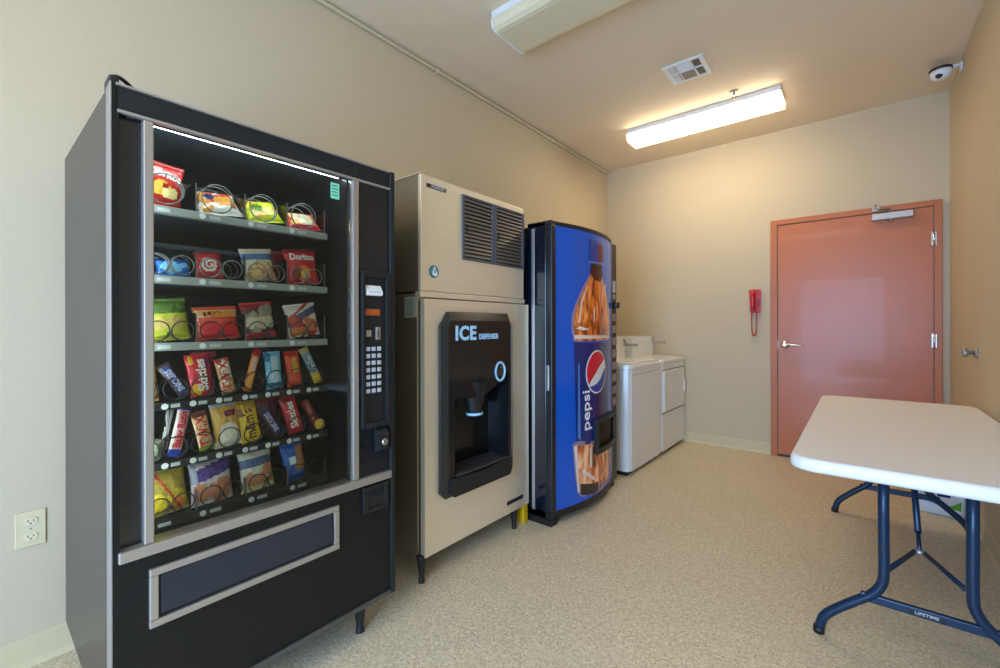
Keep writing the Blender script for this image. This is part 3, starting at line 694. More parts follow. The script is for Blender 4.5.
# roll of chocolates: a tube with a gold end
R_ = Matrix.Translation((-1.553, .803, z+.062)) @ Matrix.Rotation(math.radians(-22), 4, 'X').inverted() @ Matrix.Rotation(math.radians(-10), 4, 'Y')
bm = lathe(bmesh.new(), [(.012, -.058), (.0165, -.054), (.0165, .05), (.012, .056), (.006, .060)], (0, 0, 0), (0, 0, 1), 18)
bmesh.ops.transform(bm, matrix=R_, verts=bm.verts[:])
rt = thing('candy_roll', 'dark red candy roll with round gold end at right of the fifth tray', 'candy roll', (-1.553, .803, z), 'snacks in the vending machine')
obj('wrapper', bm, foil((130, 44, 40)), rt)
bm = lathe(bmesh.new(), [(.019, 0), (.020, .004), (.017, .007)], (-1.532, .822, z+.026), (1, 0, .15), 18)
obj('gold_end', bm, foil((226, 180, 60)), rt, 'round gold end')
z = TZ[6]
pack('chip_bag', 'yellow and olive chip bag with red ribbon at left of the bottom tray', 'chip bag', .368, z, .106, .130, [(160, 138, 52), (214, 186, 40), (178, 44, 36), (224, 130, 50)],
     discs([('d', -.5, .3, .45, .2, 1), ('d', .45, .32, .45, .2, 1), ('d', .5, .2, .3, .12, 3), ('g', .5, -.9, .12, 2)]), roll=-5, lean=8, T=.020)
pack('cookie_pack', 'purple and white cookie bag in the bottom tray', 'cookie bag', .484, z, .116, .134, [(206, 196, 200), (74, 48, 130), (200, 130, 100), (150, 150, 170)],
     discs([('g', .58, .1, .30, 1), ('b', .95, 1, 3), ('n', .1, .45, .45, 2, 4), ('v', -1, -.7, .5, 1, 3)]), roll=-2, lean=8, T=.020)
pack('cookie_pack', 'white cookie bag with blue banner in the bottom tray', 'cookie bag', .614, z, .104, .140, [(206, 202, 190), (70, 90, 140), (196, 130, 90), (226, 214, 160)],
     discs([('b', .58, .76, 1), ('n', .15, .5, .4, 2, 4), ('b', 0, .14, 3), ('v', .86, 1, 0, 1, 3)]), roll=-4, lean=8, T=.018)
pack('cookie_pack', 'blue and brown chocolate chip cookie pouch at right of the bottom tray', 'cookie pouch', .738, z, .078, .130, [(20, 92, 186), (176, 120, 74), (220, 232, 244), (10, 60, 150)],
     discs([('v', .15, 1, .25, .9, 1), ('v', -.5, .1, .42, .62, 2), ('d', .2, .35, .3, .14, 1), ('b', 0, .14, 3)]), roll=-8, lean=8, T=.014)

# ================================================================== ICE MACHINE (two units stacked)
IX, IY0, IY1, IB = -1.538, 1.312, 2.100, -2.20
t = thing('ice_dispenser', 'stainless steel ice dispenser cabinet with black front bay, on black legs', 'ice dispenser', (-1.86, 1.706, 0))
def holed(bm, x0, x1, y0, y1, z0, z1, hy0, hy1, hz0, hz1):
    o = [(y0, z0), (y1, z0), (y1, z1), (y0, z1)]; h = [(hy0, hz0), (hy1, hz0), (hy1, hz1), (hy0, hz1)]
    V = {(x, k, i): bm.verts.new((x, *(o if k else h)[i])) for x in (x0, x1) for k in (0, 1) for i in range(4)}
    for i in range(4):
        j = (i+1) % 4
        for x in (x0, x1): bm.faces.new((V[x, 1, i], V[x, 1, j], V[x, 0, j], V[x, 0, i]))
        for k in (0, 1): bm.faces.new((V[x0, k, i], V[x0, k, j], V[x1, k, j], V[x1, k, i]))
    return bm
bm = B(IB, IX-.118, IY0+.004, IY1+.004, .128, 1.335); holed(bm, IX-.118, IX-.032, IY0+.004, IY1+.004, .128, 1.335, 1.44, 1.945, .40, 1.0)
obj('cabinet', bm, M_steel_shade, t, 'steel cabinet sides, coloured darker as shade')
obj('front_panel', holed(bmesh.new(), IX-.030, IX, IY0+.020, 2.145, .118, 1.308, 1.44, 1.945, .40, 1.0), M_steel, t, 'tan-lit brushed steel front door')
obj('panel_gap', holed(bmesh.new(), IX-.033, IX-.029, IY0+.012, IY1, .13, 1.3, 1.44, 1.945, .40, 1.0), M_blkp, t)
obj('top_rail', B(IX-.035, IX+.002, IY0-.006, IY1+.006, 1.314, 1.340, .003), M_steel, t)
for x, y in ((-1.565, 1.335), (-1.565, 2.035), (-2.14, 1.36), (-2.14, 2.03)):
    obj('leg', foot(bmesh.new(), x, y, .128, .026, .014), M_blkp, t)
wl = obj('warning_label', B(-1.658, -1.572, IY0+.0026, IY0+.0042, 1.222, 1.318), mat('label_white', S(196, 198, 190), .5), t, 'white printed label on the side')
bm = bmesh.new()
for k in range(9): box(bm, -1.650, -1.600+.006*(k % 3), IY0+.0018, IY0+.0027, 1.232+k*.009, 1.235+k*.009)
obj('label_print', bm, mat('label_ink', S(110, 112, 118), .5), wl)
# bay: bevelled black bezel
bz0, bz1, by0, by1 = .358, 1.250, 1.415, 1.968
bm = bmesh.new()
oc = [(by0, bz0+.03), (by0+.03, bz0), (by1-.02, bz0), (by1, bz0+.03), (by1, bz1-.07), (by1-.05, bz1), (by0+.05, bz1), (by0, bz1-.07)]
ic = [(1.446, bz0+.035), (1.465, bz0+.014), (1.905, bz0+.014), (1.925, bz0+.035), (1.925, 1.168), (1.912, 1.208), (1.462, 1.208), (1.446, 1.182)]
FX = IX+.038
a = [bm.verts.new((IX+.001, *p)) for p in oc]; b = [bm.verts.new((IX+.018, *p)) for p in oc]; c = [bm.verts.new((FX, *p)) for p in ic]
n = 8
for i in range(n):
    j = (i+1) % n
    bm.faces.new((a[i], a[j], b[j], b[i])); bm.faces.new((b[i], b[j], c[j], c[i]))
# front face ring around the cavity opening
cv = [(1.487, .462), (1.903, .462), (1.903, .80), (1.900, .935), (1.80, .865), (1.66, .815), (1.51, .835), (1.487, .82)]
cvv = [bm.verts.new((FX, *p)) for p in cv]
def V2(i): return c[i]
faces = [(c[0], c[1], cvv[0]), (c[1], c[2], cvv[1], cvv[0]), (c[2], c[3], cvv[1]), (c[3], c[4], cvv[3], cvv[2], cvv[1]),
         (c[4], c[5], c[6], c[7], cvv[6], cvv[5], cvv[4], cvv[3]), (c[7], c[0], cvv[0], cvv[7], cvv[6])]
for f in faces:
    try: bm.faces.new(f)
    except ValueError: pass
# cavity walls
dp = IX-.10
bk = [bm.verts.new((dp if i not in (0, 1) else dp, p[0]*.92+1.73*.08, p[1] if i < 2 else p[1]-.0)) for i, p in enumerate(cv)]
for i in range(8):
    j = (i+1) % 8; f = bm.faces.new((cvv[i], cvv[j], bk[j], bk[i]))
bm.faces.new(bk[::-1])
by = obj('dispensing_bay', bm, mat('bay_plastic', S(20, 21, 23), .22, coat=.2), t, 'black moulded dispensing bay')
place = place_text(text_bm('ICE', .094, .0036, .001, 1.02, 1.1), (FX+.001, 1.565, 1.143), (0, 1, 0), (0, 0, 1))
obj('lettering', place, M_ice, by)
obj('lettering', place_text(text_bm('DISPENSER', .038, .0012, .001, .80, 1.06), (FX+.001, 1.738, 1.126), (0, 1, 0), (0, 0, 1)), M_ice, by)
rg = [(.034, 0), (.042, 0), (.044, .005), (.042, .008), (.036, .008), (.034, .003)]
bm = bmesh.new(); o_ = Vector((FX, 1.828, .937)); rings = []
for r_, h_ in rg: rings.append([bm.verts.new(o_+Vector((h_, r_*math.cos(2*math.pi*k/28), r_*1.25*math.sin(2*math.pi*k/28)))) for k in range(28)])
for i in range(6):
    A_, Q_ = rings[i], rings[(i+1) % 6]
    for k in range(28): f = bm.faces.new((A_[k], A_[(k+1) % 28], Q_[(k+1) % 28], Q_[k])); f.smooth = True
obj('button_ring', bm, M_ice, by, 'pale blue ring')
obj('push_button', lathe(bmesh.new(), [(.027, 0), (.027, .004), (.020, .007)], (FX, 1.828, .937), (1, 0, 0)), M_gloss, by)
# scoop under the brow, nozzle, grille
bm = prism(bmesh.new(), [(1.490, .86), (1.60, .825), (1.70, .82), (1.80, .86), (1.89, .94), (1.89, .98), (1.490, .98)], 'x', IX-.02, FX-.006)
obj('brow', bm, mat('brow_plastic', S(50, 47, 44), .35), by)
bm = bmesh.new(); rings = []
for z_, rx, ry in ((.90, .060, .080), (.84, .052, .066), (.75, .038, .044), (.718, .034, .040)):
    rings.append([bm.verts.new((IX-.005+rx*math.cos(2*math.pi*k/20), 1.672+ry*math.sin(2*math.pi*k/20), z_)) for k in range(20)])
for A_, Q_ in zip(rings, rings[1:]):
    for k in range(20): f = bm.faces.new((A_[k], A_[(k+1) % 20], Q_[(k+1) % 20], Q_[k])); f.smooth = True
bm.faces.new(rings[-1])
nz_ = obj('nozzle', bm, M_blks, t)
bm = bmesh.new(); rings = []
for z_, k_ in ((.737, 1.05), (.737, 1.12), (.724, 1.12), (.724, 1.0)):
    rings.append([bm.verts.new((IX-.005+.037*k_*math.cos(2*math.pi*k/24), 1.672+.042*k_*math.sin(2*math.pi*k/24), z_)) for k in range(24)])
for A_, Q_ in zip(rings, rings[1:]):
    for k in range(24): f = bm.faces.new((A_[k], A_[(k+1) % 24], Q_[(k+1) % 24], Q_[k])); f.smooth = True
obj('nozzle_ring', bm, M_ice, nz_, 'ice blue ring at the nozzle mouth')
bm = bmesh.new()
for k in range(9): box(bm, IX-.085+k*.017, IX-.079+k*.017, 1.492, 1.898, .464, .470)
for k in range(3): box(bm, IX-.085, IX+.034, 1.60+k*.10, 1.606+k*.10, .464, .468)
obj('drip_grille', bm, mat('grille_dark_metal', S(84, 84, 86), .35, .6), t, 'dark metal drip grille')
bm = prism(bmesh.new(), [(1.452, .385), (1.475, .366), (1.90, .366), (1.918, .385), (1.918, .462), (1.70, .445), (1.452, .456)], 'x', FX-.004, FX+.012)
obj('catch_lip', bm, M_blks, by)
np_ = obj('name_badge', B(IX, IX+.003, 1.935, 2.085, .168, .190, .001), M_blks, t)
# ---- ice maker head
t = thing('ice_maker', 'stainless steel ice maker head with louvred grille, stacked on the ice dispenser', 'ice maker', (-1.87, 1.706, 1.341))
obj('casing', B(IB, IX-.022, IY0+.002, IY1-.004, 1.3415, 1.878, .003), M_steel_shade, t, 'steel casing sides, coloured darker as shade')
obj('front_panel', B(IX-.022, IX, IY0, IY1, 1.3425, 1.874, .004), M_steel, t)
obj('lid', B(IB, IX-.018, IY0-.002, IY1, 1.878, 1.883, .001), M_steel, t)
for (a0, a1) in ((1.575, 1.825), (1.829, 2.096)):
    bm = bmesh.new(); z0_, z1_ = 1.515, 1.842
    for q in ((a0, a0+.016, z0_, z1_), (a1-.022, a1, z0_, z1_), (a0+.016, a1-.022, z0_, z0_+.012), (a0+.016, a1-.022, z1_-.012, z1_)): box(bm, IX, IX+.008, *q, .002)
    g = obj('grille_frame', bm, mat('grille_grey', S(86, 92, 100), .35, .3), t)
    obj('grille_shadow', B(IX+.0002, IX+.0015, a0+.016, a1-.022, z0_+.012, z1_-.012), M_blkp, g)
    bm = bmesh.new()
    for k in range(15):
        zz = z0_+.020+k*.0198
        prism(bm, [(IX+.001, zz+.012), (IX+.0025, zz+.013), (IX+.009, zz), (IX+.0075, zz-.001)], 'y', a0+.016, a1-.022)
    obj('louvres', bm, mat('louvre_grey', S(112, 104, 92), .4, .3), g)
    obj('catch', B(IX+.008, IX+.011, a0+.026, a0+.034, 1.655, 1.695, .001), M_blkp, g)
lb = obj('round_badge', lathe(bmesh.new(), [(.029, 0), (.029, .003), (.026, .0045)], (IX, 1.389, 1.436), (1, 0, 0), 28), mat('badge_rim', S(60, 90, 100), .3), t)
obj('badge_field', lathe(bmesh.new(), [(.0245, 0), (.0245, .001)], (IX+.0045, 1.389, 1.436), (1, 0, 0), 28), mat('badge_teal', S(50, 140, 156), .3), lb)
bm = prism(bmesh.new(), [(1.386, 1.458), (1.393, 1.455), (1.394, 1.444), (1.403, 1.434), (1.408, 1.420), (1.392, 1.413), (1.378, 1.420), (1.376, 1.434), (1.383, 1.446)], 'x', IX+.0055, IX+.0065)
obj('badge_mark', bm, M_lt, lb)
obj('badge_mark', prism(bmesh.new(), [(1.388, 1.444), (1.392, 1.444), (1.394, 1.428), (1.386, 1.430)], 'x', IX+.0065, IX+.007), M_blkp, lb)
nb = obj('name_plate', B(IX, IX+.003, 1.345, 1.468, 1.822, 1.840, .001), mat('plate_brown', S(70, 60, 58), .4), t)
obj('lettering', place_text(text_bm('HOSHIZAKI', .018, .0003, .0004, .85), (IX+.0034, 1.413, 1.831), (0, 1, 0), (0, 0, 1)), M_tagw, nb)
obj('plate_mark', lathe(bmesh.new(), [(.006, 0), (.006, .001)], (IX+.003, 1.356, 1.831), (1, 0, 0), 12), M_blkp, nb)

# folded yellow sign standing in the gap
t = thing('wet_floor_sign', 'folded yellow plastic floor sign tucked between ice dispenser and cola machine', 'floor sign', (-1.72, 2.133, 0))
for yy in (2.116, 2.136):
    bm = prism(bmesh.new(), [(-1.90, .0), (-1.86, .0), (-1.84, .05), (-1.62, .05), (-1.60, 0), (-1.548, 0), (-1.560, .62), (-1.86, .62)], 'y', yy, yy+.012)
    for k in (0, 1, 2): box(bm, -1.576-k*.022, -1.566-k*.022, yy+.011 if yy > 2.12 else yy-.004, yy+.016 if yy > 2.12 else yy+.001, .04, .4)
    obj('sign_panel', bm, M_yel, t)
obj('sign_hinge', tube(bmesh.new(), [(-1.86, 2.130, .625), (-1.56, 2.130, .625)], .012), M_yel, t)

# ================================================================== COLA MACHINE
PX, PY0, PY1, PZ1 = -1.393, 2.170, 3.066, 1.800
def xf(y): return PX+.065*max(0, 1-((y-2.60)/.375)**2)
t = thing('cola_vending_machine', 'blue bowed-front cola vending machine with bottle picture, right of ice machine', 'vending machine', (-1.80, 2.62, 0))
obj('cabinet', B(-2.20, -1.565, PY0, PY1, .055, PZ1-.02, .006), M_navyd, t, 'near-black cabinet')
obj('base', prism(prism(bmesh.new(), [(-2.18, PY0+.006), (PX-.004, PY0+.006), (PX-.004, PY0+.07), (-1.44, PY0+.09), (-1.44, PY1-.09), (PX-.02, PY1-.07), (PX-.02, PY1-.01), (-2.18, PY1-.01)], 'z', 0, .035), [(-2.18, PY0+.02), (-1.45, PY0+.02), (-1.45, PY1-.02), (-2.18, PY1-.02)], 'z', .0345, .058), M_blkp, t)
bm = B(-1.56, -1.430, PY0, PY0+.010, .045, PZ1-.004, .003)
obj('door_side', bm, M_navyd, t)
obj('door_side_trim', B(-1.530, -1.508, PY0-.004, PY0, .08, PZ1-.035, .002), M_alud, t, 'narrow metal strip on the door side')
bm = B(-1.424, -1.406, PY0-.004, PY0, .80, .95, .003)
lk = obj('door_lock', bm, M_alud, t)
obj('lock_cylinder', lathe(bmesh.new(), [(.007, 0), (.006, .006)], (-1.415, PY0-.003, .90), (0, -1, 0), 12), M_chrome, lk)
# door slab following the bow
def bowpoly(y0, y1, x_in, off=0, n=18):
    pts = [(xf(y0+(y1-y0)*i/n)+off, y0+(y1-y0)*i/n) for i in range(n+1)]
    return [(x_in, y0)]+pts+[(x_in, y1)]
fr_bm = prism(bmesh.new(), bowpoly(PY0, 2.975, -1.56, .004), 'z', 1.776, PZ1)
obj('door_cap', fr_bm, M_blkp, t, 'black top edge of the bowed door')
obj('door_cap', prism(bmesh.new(), bowpoly(PY0, 2.975, -1.56, .002), 'z', .045, .085), M_blkp, t, 'black bottom edge of the bowed door')
obj('door_corner', B(-1.43, PX+.006, PY0, PY0+.045, .085, 1.776, .006), M_blks, t)
obj('front_sign', prism(bmesh.new(), bowpoly(PY0+.045, 2.965, -1.55), 'z', .085, 1.776), M_pblue, t, 'bright blue sign face')
fs = t.children[-1] if t.children else None
fs = [o for o in C.objects if o.name.startswith('front_sign')][-1]
obj('sign_edge', B(-1.55, PX+.002, 2.965, 2.980, .05, PZ1-.002, .002), M_alud, t)
# selection strip
obj('selection_strip', B(-1.56, PX-.002, 2.980, PY1, .05, PZ1-.02, .003), mat('strip_dark', S(58, 52, 50), .35), t, 'dark selection strip')
ss = [o for o in C.objects if o.name.startswith('selection_strip')][-1]
for k in range(8):
    zz = .60+k*.088
    obj('selection_button', B(PX-.002, PX+.008, 2.990, 3.052, zz, zz+.055, .004), mat('button_pinkgrey', S(150, 122, 112), .35), ss)
obj('price_display', B(PX-.002, PX+.004, 3.000, 3.040, 1.425, 1.51, .002), M_tagw, ss, 'pale display')
obj('coin_slot', B(PX-.002, PX+.004, 3.005, 3.045, 1.375, 1.41, .002), M_alud, ss)
obj('bill_validator', B(PX-.002, PX+.030, 2.992, 3.060, 1.310, 1.355, .006), M_blkp, ss, 'black bill validator mouth')
# picture on the sign
C0 = 2.617
def bottle_prof(zs):
    return zs
halfw = [(1.735, .095), (1.590, .100), (1.578, .088), (1.515, .088), (1.46, .135), (1.40, .185), (1.31, .243), (1.24, .270), (1.17, .275), (1.115, .262), (1.085, .255)]
halfw = halfw[:3]+[(p.y, p.x) for p in smooth_path([(w_, z_, 0) for z_, w_ in halfw[3:]], 4)]
out = [(C0-w_, z_) for z_, w_ in halfw[3:]]+[(C0+w_, z_) for z_, w_ in halfw[3:][::-1]]
M_gl = mat('print_bottle_rim', S(150, 130, 150), .2); M_cap = mat('print_cap_blue', S(24, 70, 160), .2); M_capr = mat('print_cap_red', S(110, 24, 50), .2)
M_cola = cola_material('print_cola', S(96, 40, 12), S(186, 92, 26), S(226, 146, 74), 22)
M_colb = cola_material('print_cola_ice', S(40, 26, 22), S(170, 80, 26), S(220, 176, 140), 14)
M_hl = mat('print_highlight', S(240, 220, 206), .2); M_brn = mat('print_brown', S(72, 36, 24), .2); M_dk = mat('print_dark', S(46, 36, 36), .2)
M_ltb = mat('print_light_blue', S(70, 128, 206), .2); M_grey = mat('print_pale_grey', S(150, 152, 170), .2); M_vio = mat('print_violet', S(44, 30, 90), .2)
obj('bottle_outline', decal(bmesh.new(), out, xf, .0015), M_gl, fs)
inn = [(C0-w_+.022, z_) for z_, w_ in halfw[3:]]+[(C0+w_-.022, z_) for z_, w_ in halfw[3:][::-1]]
obj('bottle_cola', decal(bmesh.new(), inn, xf, .0025), M_cola, fs)
obj('bottle_neck', decal(bmesh.new(), [(C0-.088, 1.515), (C0-.070, 1.585), (C0+.072, 1.585), (C0+.088, 1.515), (C0+.05, 1.47), (C0-.04, 1.48)], xf, .0032), M_brn, fs)
obj('bottle_cap', decal(bmesh.new(), [(C0-.096, 1.588), (C0-.094, 1.735), (C0+.020, 1.738), (C0+.020, 1.595)], xf, .0032), M_cap, fs)
obj('bottle_cap', decal(bmesh.new(), [(C0+.020, 1.595), (C0+.020, 1.715), (C0+.098, 1.725), (C0+.098, 1.600)], xf, .0032), M_capr, fs, 'red side of the cap')
obj('cap_collar', decal(bmesh.new(), [(C0-.110, 1.580), (C0-.110, 1.594), (C0+.10, 1.602), (C0+.10, 1.588)], xf, .0040), M_ltb, fs)
for pts in ([(C0-.215, 1.20), (C0-.19, 1.33), (C0-.13, 1.43), (C0-.122, 1.427), (C0-.178, 1.32), (C0-.200, 1.20)], [(C0-.05, 1.20), (C0-.045, 1.29), (C0-.028, 1.31), (C0-.030, 1.22)],
            [(C0+.10, 1.38), (C0+.14, 1.46), (C0+.155, 1.45), (C0+.13, 1.36)], [(C0-.25, 1.10), (C0-.25, 1.125), (C0+.24, 1.115), (C0+.24, 1.098)], [(C0-.24, 1.165), (C0-.20, 1.18), (C0-.1, 1.160), (C0-.16, 1.152)]):
    obj('highlight', decal(bmesh.new(), pts, xf, .0036), M_hl, fs)
# label band
obj('bottle_label', decal(bmesh.new(), [(2.366, 1.080), (2.53, 1.072), (2.70, 1.072), (2.888, 1.080), (2.895, .44), (2.70, .42), (2.53, .42), (2.385, .455)], xf, .002), M_navyp, fs)
obj('label_edge', decal(bmesh.new(), [(2.400, .95), (2.412, .95), (2.425, .47), (2.395, .49)], xf, .003), M_ltb, fs)
obj('label_shade', decal(bmesh.new(), [(2.62, .78), (2.78, .76), (2.80, .58), (2.60, .58)], xf, .003), M_vio, fs)
# round emblem
gc, gz, gr = 2.617, .882, .142
obj('emblem_rim', decal(bmesh.new(), ellipse(gc, gz, gr, gr), xf, .0036), M_lt, fs)
def arcpts(c0, z0, r, a0, a1, n=14): return [(c0+r*math.cos(math.radians(a0+(a1-a0)*i/n)), z0+r*math.sin(math.radians(a0+(a1-a0)*i/n))) for i in range(n+1)]
ri = gr*.93
top = arcpts(gc, gz, ri, 35, 215)                     # red cap of the ball, leaning
mid = [(gc-ri*.55, gz-ri*.33), (gc-ri*.15, gz-ri*.05), (gc+ri*.25, gz+ri*.25), (gc+ri*.55, gz+ri*.40)]
obj('emblem_red', decal(bmesh.new(), top+mid, xf, .0046), M_prd, fs)
bot = arcpts(gc, gz, ri, 222, 368)
mid = [(gc+ri*.72, gz-ri*.05), (gc+ri*.35, gz-ri*.38), (gc-ri*.05, gz-ri*.58), (gc-ri*.45, gz-ri*.66)]
obj('emblem_blue', decal(bmesh.new(), bot+mid, xf, .0046), M_cap, fs)
# word
bm = text_bm('pepsi', .112, .0012, .0008, 1.12)
for v in bm.verts:
    y = 2.484-v.co.y; z_ = .648+v.co.x; v.co = Vector((xf(y)+.0036+v.co.z, y, z_))
obj('lettering', bm, M_lt, fs)
# glass of cola and ice
obj('glass_picture', decal(bmesh.new(), [(p.x, p.y) for p in smooth_path([(a_, b_, 0) for a_, b_ in [(2.350, .455), (2.40, .470), (2.53, .445), (2.70, .435), (2.88, .455), (2.90, .30), (2.885, .13), (2.78, .098), (2.60, .092), (2.42, .125), (2.375, .24)]], 3)], xf, .0022), M_gl, fs)
obj('glass_cola', decal(bmesh.new(), [(p.x, p.y) for p in smooth_path([(a_, b_, 0) for a_, b_ in [(2.385, .44), (2.53, .43), (2.70, .42), (2.86, .44), (2.865, .30), (2.85, .17), (2.78, .14), (2.60, .14), (2.44, .16), (2.40, .25)]], 3)], xf, .0030), M_colb, fs)
obj('glass_foot', decal(bmesh.new(), [(2.42, .20), (2.55, .17), (2.68, .16), (2.66, .105), (2.56, .098), (2.43, .13)], xf, .0036), M_dk, fs)
for pts in ([(2.43, .27), (2.45, .285), (2.58, .20), (2.57, .185)], [(2.36, .44), (2.385, .45), (2.41, .16), (2.395, .15)], [(2.52, .40), (2.55, .42), (2.54, .28), (2.52, .27)], [(2.86, .42), (2.88, .43), (2.875, .22), (2.86, .20)]):
    obj('highlight', decal(bmesh.new(), pts, xf, .0042), M_hl, fs)
# delivery port
y0, y1, z0, z1 = 2.575, 2.925, .355, .575
bm = bmesh.new()
def port_frame(bm, a, b, c, d, e0, e1, mi=0):
    prism(bm, [(xf(a+(b-a)*i/6)+e1, a+(b-a)*i/6) for i in range(7)]+[(xf(a+(b-a)*i/6)+e0, a+(b-a)*i/6) for i in range(6, -1, -1)], 'z', c, d, mi)
port_frame(bm, y0, y1, z1-.022, z1, 0, .030); port_frame(bm, y0, y1, z0, z0+.035, 0, .034)
port_frame(bm, y0, y0+.022, z0+.035, z1-.022, 0, .030); port_frame(bm, y1-.02, y1, z0+.035, z1-.022, 0, .026)
dpo = obj('delivery_port', bm, M_blks, t, 'black delivery port')
bm = bmesh.new(); port_frame(bm, y0+.022, y1-.02, z0+.035, z1-.022, .0045, .010)
obj('port_opening', bm, mat('port_black', S(10, 10, 11), .5, spec=.2), dpo)

# ================================================================== WASHER AND DRYER
WX = -1.385
def laundry(name, label, cat, y0, y1, dryer):
    t = thing(name, label, cat, (-1.75, (y0+y1)/2, 0))
    bm = prism(bmesh.new(), [(-2.08, y0), (WX-.05, y0), (WX-.018, y0+.010), (WX, y0+.045), (WX, y1-.012), (WX-.012, y1), (-2.08, y1)], 'z', .035, .835)
    obj('cabinet', bm, M_white, t)
    obj('toe_base', B(-2.05, WX-.035, y0+.02, y1-.02, 0, .036), M_blkp, t, 'dark recessed base')
    bm = prism(bmesh.new(), [(-2.09, y0-.002), (WX-.05, y0-.002), (WX-.010, y0+.012), (WX+.008, y0+.05), (WX+.008, y1-.014), (WX-.008, y1+.000), (-2.09, y1+.000)], 'z', .838, .872)
    bmesh.ops.bevel(bm, geom=[e for e in bm.edges if abs(e.verts[0].co.z-e.verts[1].co.z) < 1e-4 and e.verts[0].co.z > .85], offset=.012, segments=3, affect='EDGES')
    obj('top_panel', bm, M_white, t)
    if dryer:
        obj('door_panel', B(WX, WX+.014, y0+.045, y1-.06, .395, .765, .006), M_white, t)
        obj('door_groove', B(WX, WX+.003, y0+.035, y1-.05, .770, .778), mat('seam_grey', S(120, 120, 118), .5), t)
        obj('door_groove', B(WX, WX+.003, y0+.005, y1-.012, .375, .383), mat('seam_grey', S(120, 120, 118), .5), t)
        obj('door_pull', B(WX+.010, WX+.026, y1-.080, y1-.064, .52, .64, .005), M_white, t)
    else:
        obj('lid', B(-1.80, WX-.03, y0+.07, y1-.07, .8725, .882, .004), M_white, t)
        obj('front_seam', B(WX, WX+.001, y0+.05, y1-.02, .79, .793), mat('seam_grey', S(120, 120, 118), .5), t)
    bm = prism(bmesh.new(), [(-2.09, .872), (-1.74, .872), (-1.76, 1.00), (-1.79, 1.015), (-2.09, 1.015)], 'y', y0+.01, y1-.01)
    con = obj('console', bm, M_white, t)
    cy0, cy1 = (y0+.05, y0+.56) if not dryer else (y0+.02, y1-.13)
    bm = prism(bmesh.new(), [(cy0, .873), (cy1, .873), (cy1, 1.03), (cy1-.035, 1.075), (cy0, 1.075)], 'x', -2.0, -1.662)
    mt_ = obj('meter_case', bm, M_white, t)
    ys = cy1-.035
    bm = tube(bmesh.new(), smooth_path([(-1.66, ys, 1.062), (-1.648, ys+.004, 1.030), (-1.62, ys+.004, 1.012), (-1.56, ys+.004, 1.010), (-1.53, ys+.004, 1.012)]), .011)
    box(bm, -1.66, -1.53, ys-.012, ys+.018, 1.000, 1.014, .003)
    obj('coin_slide', bm, M_alud, t, 'grey metal coin slide')
laundry('washing_machine', 'white coin-operated washing machine next to the cola machine', 'washer', 3.280, 3.965, False)
laundry('clothes_dryer', 'white coin-operated dryer against the back wall', 'dryer', 3.985, 4.672, True)

# ================================================================== FOLDING TABLE
t = thing('folding_table', 'white plastic folding table with dark blue legs along right wall', 'table', (.16, 2.73, 0))
tx0, tx1, ty0, ty1, tz = -.196, .516, 1.838, 3.626, .721
def rrect(x0, x1, y0, y1, r, n=7):
    out = []
    for cx_, cy_, a0 in ((x1-r, y1-r, 0), (x0+r, y1-r, 90), (x0+r, y0+r, 180), (x1-r, y0+r, 270)):
        for i in range(n+1): a = math.radians(a0+90*i/n); out.append((cx_+r*math.cos(a), cy_+r*math.sin(a)))
    return out
bm = bmesh.new(); rings = []
for ins, z_ in ((.012, tz-.046), (.003, tz-.042), (0, tz-.034), (0, tz-.014), (.004, tz-.005), (.012, tz)):
    rings.append([bm.verts.new((x, y, z_)) for x, y in rrect(tx0+ins, tx1-ins, ty0+ins, ty1-ins, .075-ins*.5)])
n = len(rings[0])
for A_, Q_ in zip(rings, rings[1:]):
    for k in range(n): f = bm.faces.new((A_[k], A_[(k+1) % n], Q_[(k+1) % n], Q_[k])); f.smooth = True
bm.faces.new(rings[-1]); bm.faces.new(rings[0][::-1])
obj('tabletop', bm, M_tab, t)
bm = bmesh.new()
for xx in (-.135, .455): box(bm, xx-.012, xx+.012, ty0+.12, ty1-.12, tz-.075, tz-.046, .003)
obj('side_rail', bm, M_navy, t)
xm = .1755
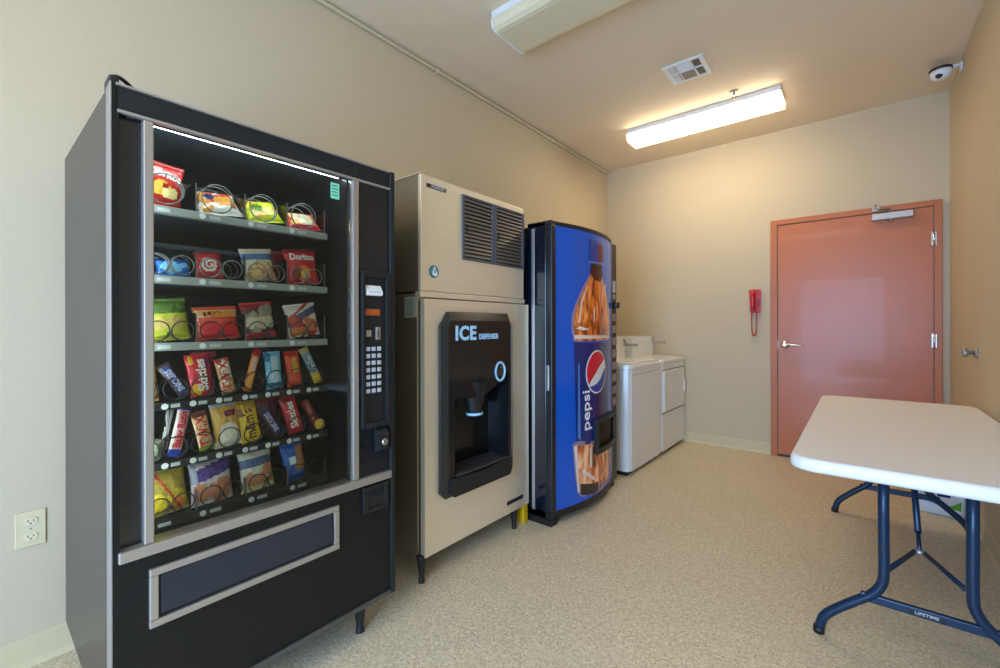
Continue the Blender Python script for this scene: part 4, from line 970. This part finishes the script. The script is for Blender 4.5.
def leg_frame(yl, sgn, lab):
    for s in (-1, 1):
        pts = [(xm+s*.110, yl, tz-.060), (xm+s*.110, yl, .50), (xm+s*.109, yl, .31), (xm+s*.114, yl, .255), (xm+s*.142, yl, .205), (xm+s*.192, yl, .160), (xm+s*.248, yl, .108), (xm+s*.283, yl, .066), (xm+s*.297, yl, .018)]
        pts = [pts[0], pts[1]]+smooth_path(pts[2:], 5)
        lg = obj('leg', tube(bmesh.new(), pts, .0165, 14), M_navy, t)
        obj('foot_cap', tube(bmesh.new(), [(xm+s*.2975, yl, .024), (xm+s*.299, yl, .0)], .0185, 14), M_blkp, lg, 'dark rubber foot cap')
    cb = obj('crossbar', B(xm-.175, xm+.175, yl-.010, yl+.010, .176, .206, .004), M_navy, t)
    if lab:
        lp = obj('name_label', B(xm-.046, xm+.046, yl-.0115, yl-.0098, .184, .198, .001), M_blkp, cb)
        bm = place_text(text_bm('LIFETIME', .015, .0002, .0004, 1.05), (xm, yl-.0119, .191), (1, 0, 0), (0, 0, 1))
        m_ = obj('lettering', bm, M_tagw, t)
    obj('top_pivot', tube(bmesh.new(), [(xm-.30, yl, tz-.060), (xm+.27, yl, tz-.060)], .012), M_navy, t)
    yj = yl+sgn*.215
    for s in (-1, 1):
        obj('brace', tube(bmesh.new(), [(xm+s*.104, yl+sgn*.004, .300), (xm+s*.012, yj, .318)], .0085), M_navy, t)
        obj('brace_bolt', lathe(bmesh.new(), [(.008, -.004), (.008, .004)], (xm+s*.100, yl+sgn*.004, .302), (0, 1, 0), 10), M_alud, t)
    bm = tube(bmesh.new(), [(xm, yj, .318), (xm, yj+sgn*.06, .372)], .007); tube(bm, [(xm, yj+sgn*.06, .372), (xm, yj+sgn*.40, tz-.05)], .011)
    obj('locking_strut', bm, M_navy, t)
    obj('strut_collar', tube(bmesh.new(), [(xm-.016, yj, .318), (xm+.016, yj, .318)], .011), M_alud, t)
leg_frame(2.085, 1, True)
leg_frame(3.50, -1, False)

# detergent bucket on the floor under the table
t = thing('detergent_tub', 'white square plastic tub with green and blue label on floor behind the table', 'tub', (.395, 4.0, 0))
def ring(x0, x1, y0, y1, z, r): return [(x, y, z) for x, y in rrect(x0, x1, y0, y1, r, 4)]
bm = bmesh.new(); rings = [[bm.verts.new(p) for p in ring(.288-k, .500+k*.2, 3.845-k, 4.05+k, z_, .03)] for z_, k in ((0, -.004), (.01, 0), (.25, .022))]
for A_, Q_ in zip(rings, rings[1:]):
    for k in range(len(A_)): f = bm.faces.new((A_[k], A_[(k+1) % len(A_)], Q_[(k+1) % len(A_)], Q_[k])); f.smooth = True
bm.faces.new(rings[0][::-1]); bm.faces.new(rings[-1])
obj('body', bm, M_whitep, t)
obj('lid', B(.258, .510, 3.815, 4.08, .25, .275, .008), mat('pale_blue_lid', S(170, 196, 220), .4), t)
def yfront(z): return 3.8435-.022*(z-.01)/.24
def sticker(poly, off):
    bm = bmesh.new(); a = [bm.verts.new((x, yfront(z)-off, z)) for x, z in poly]; b = [bm.verts.new((x, yfront(z)-off+.001, z)) for x, z in poly]
    bm.faces.new(a); bm.faces.new(b[::-1]); n = len(poly)
    for i in range(n): bm.faces.new((a[i], a[(i+1) % n], b[(i+1) % n], b[i]))
    return bm
lb = obj('label', sticker([(.300, .035), (.484, .035), (.484, .22), (.300, .22)], .0015), M_lt, t, 'white label with green wave')
obj('label_wave', sticker([(.400, .060), (.440, .072), (.478, .105), (.478, .045), (.44, .050)], .0025), mat('leaf_green', S(96, 176, 44), .4), lb)
obj('label_wave', sticker([(.327, .080), (.36, .066), (.40, .058), (.43, .066), (.40, .066), (.36, .076), (.327, .094)], .0025), mat('wave_teal', S(70, 160, 190), .4), lb)
obj('label_print', sticker([(.372, .118), (.43, .118), (.43, .15), (.372, .15)], .0025), M_navyp, lb)
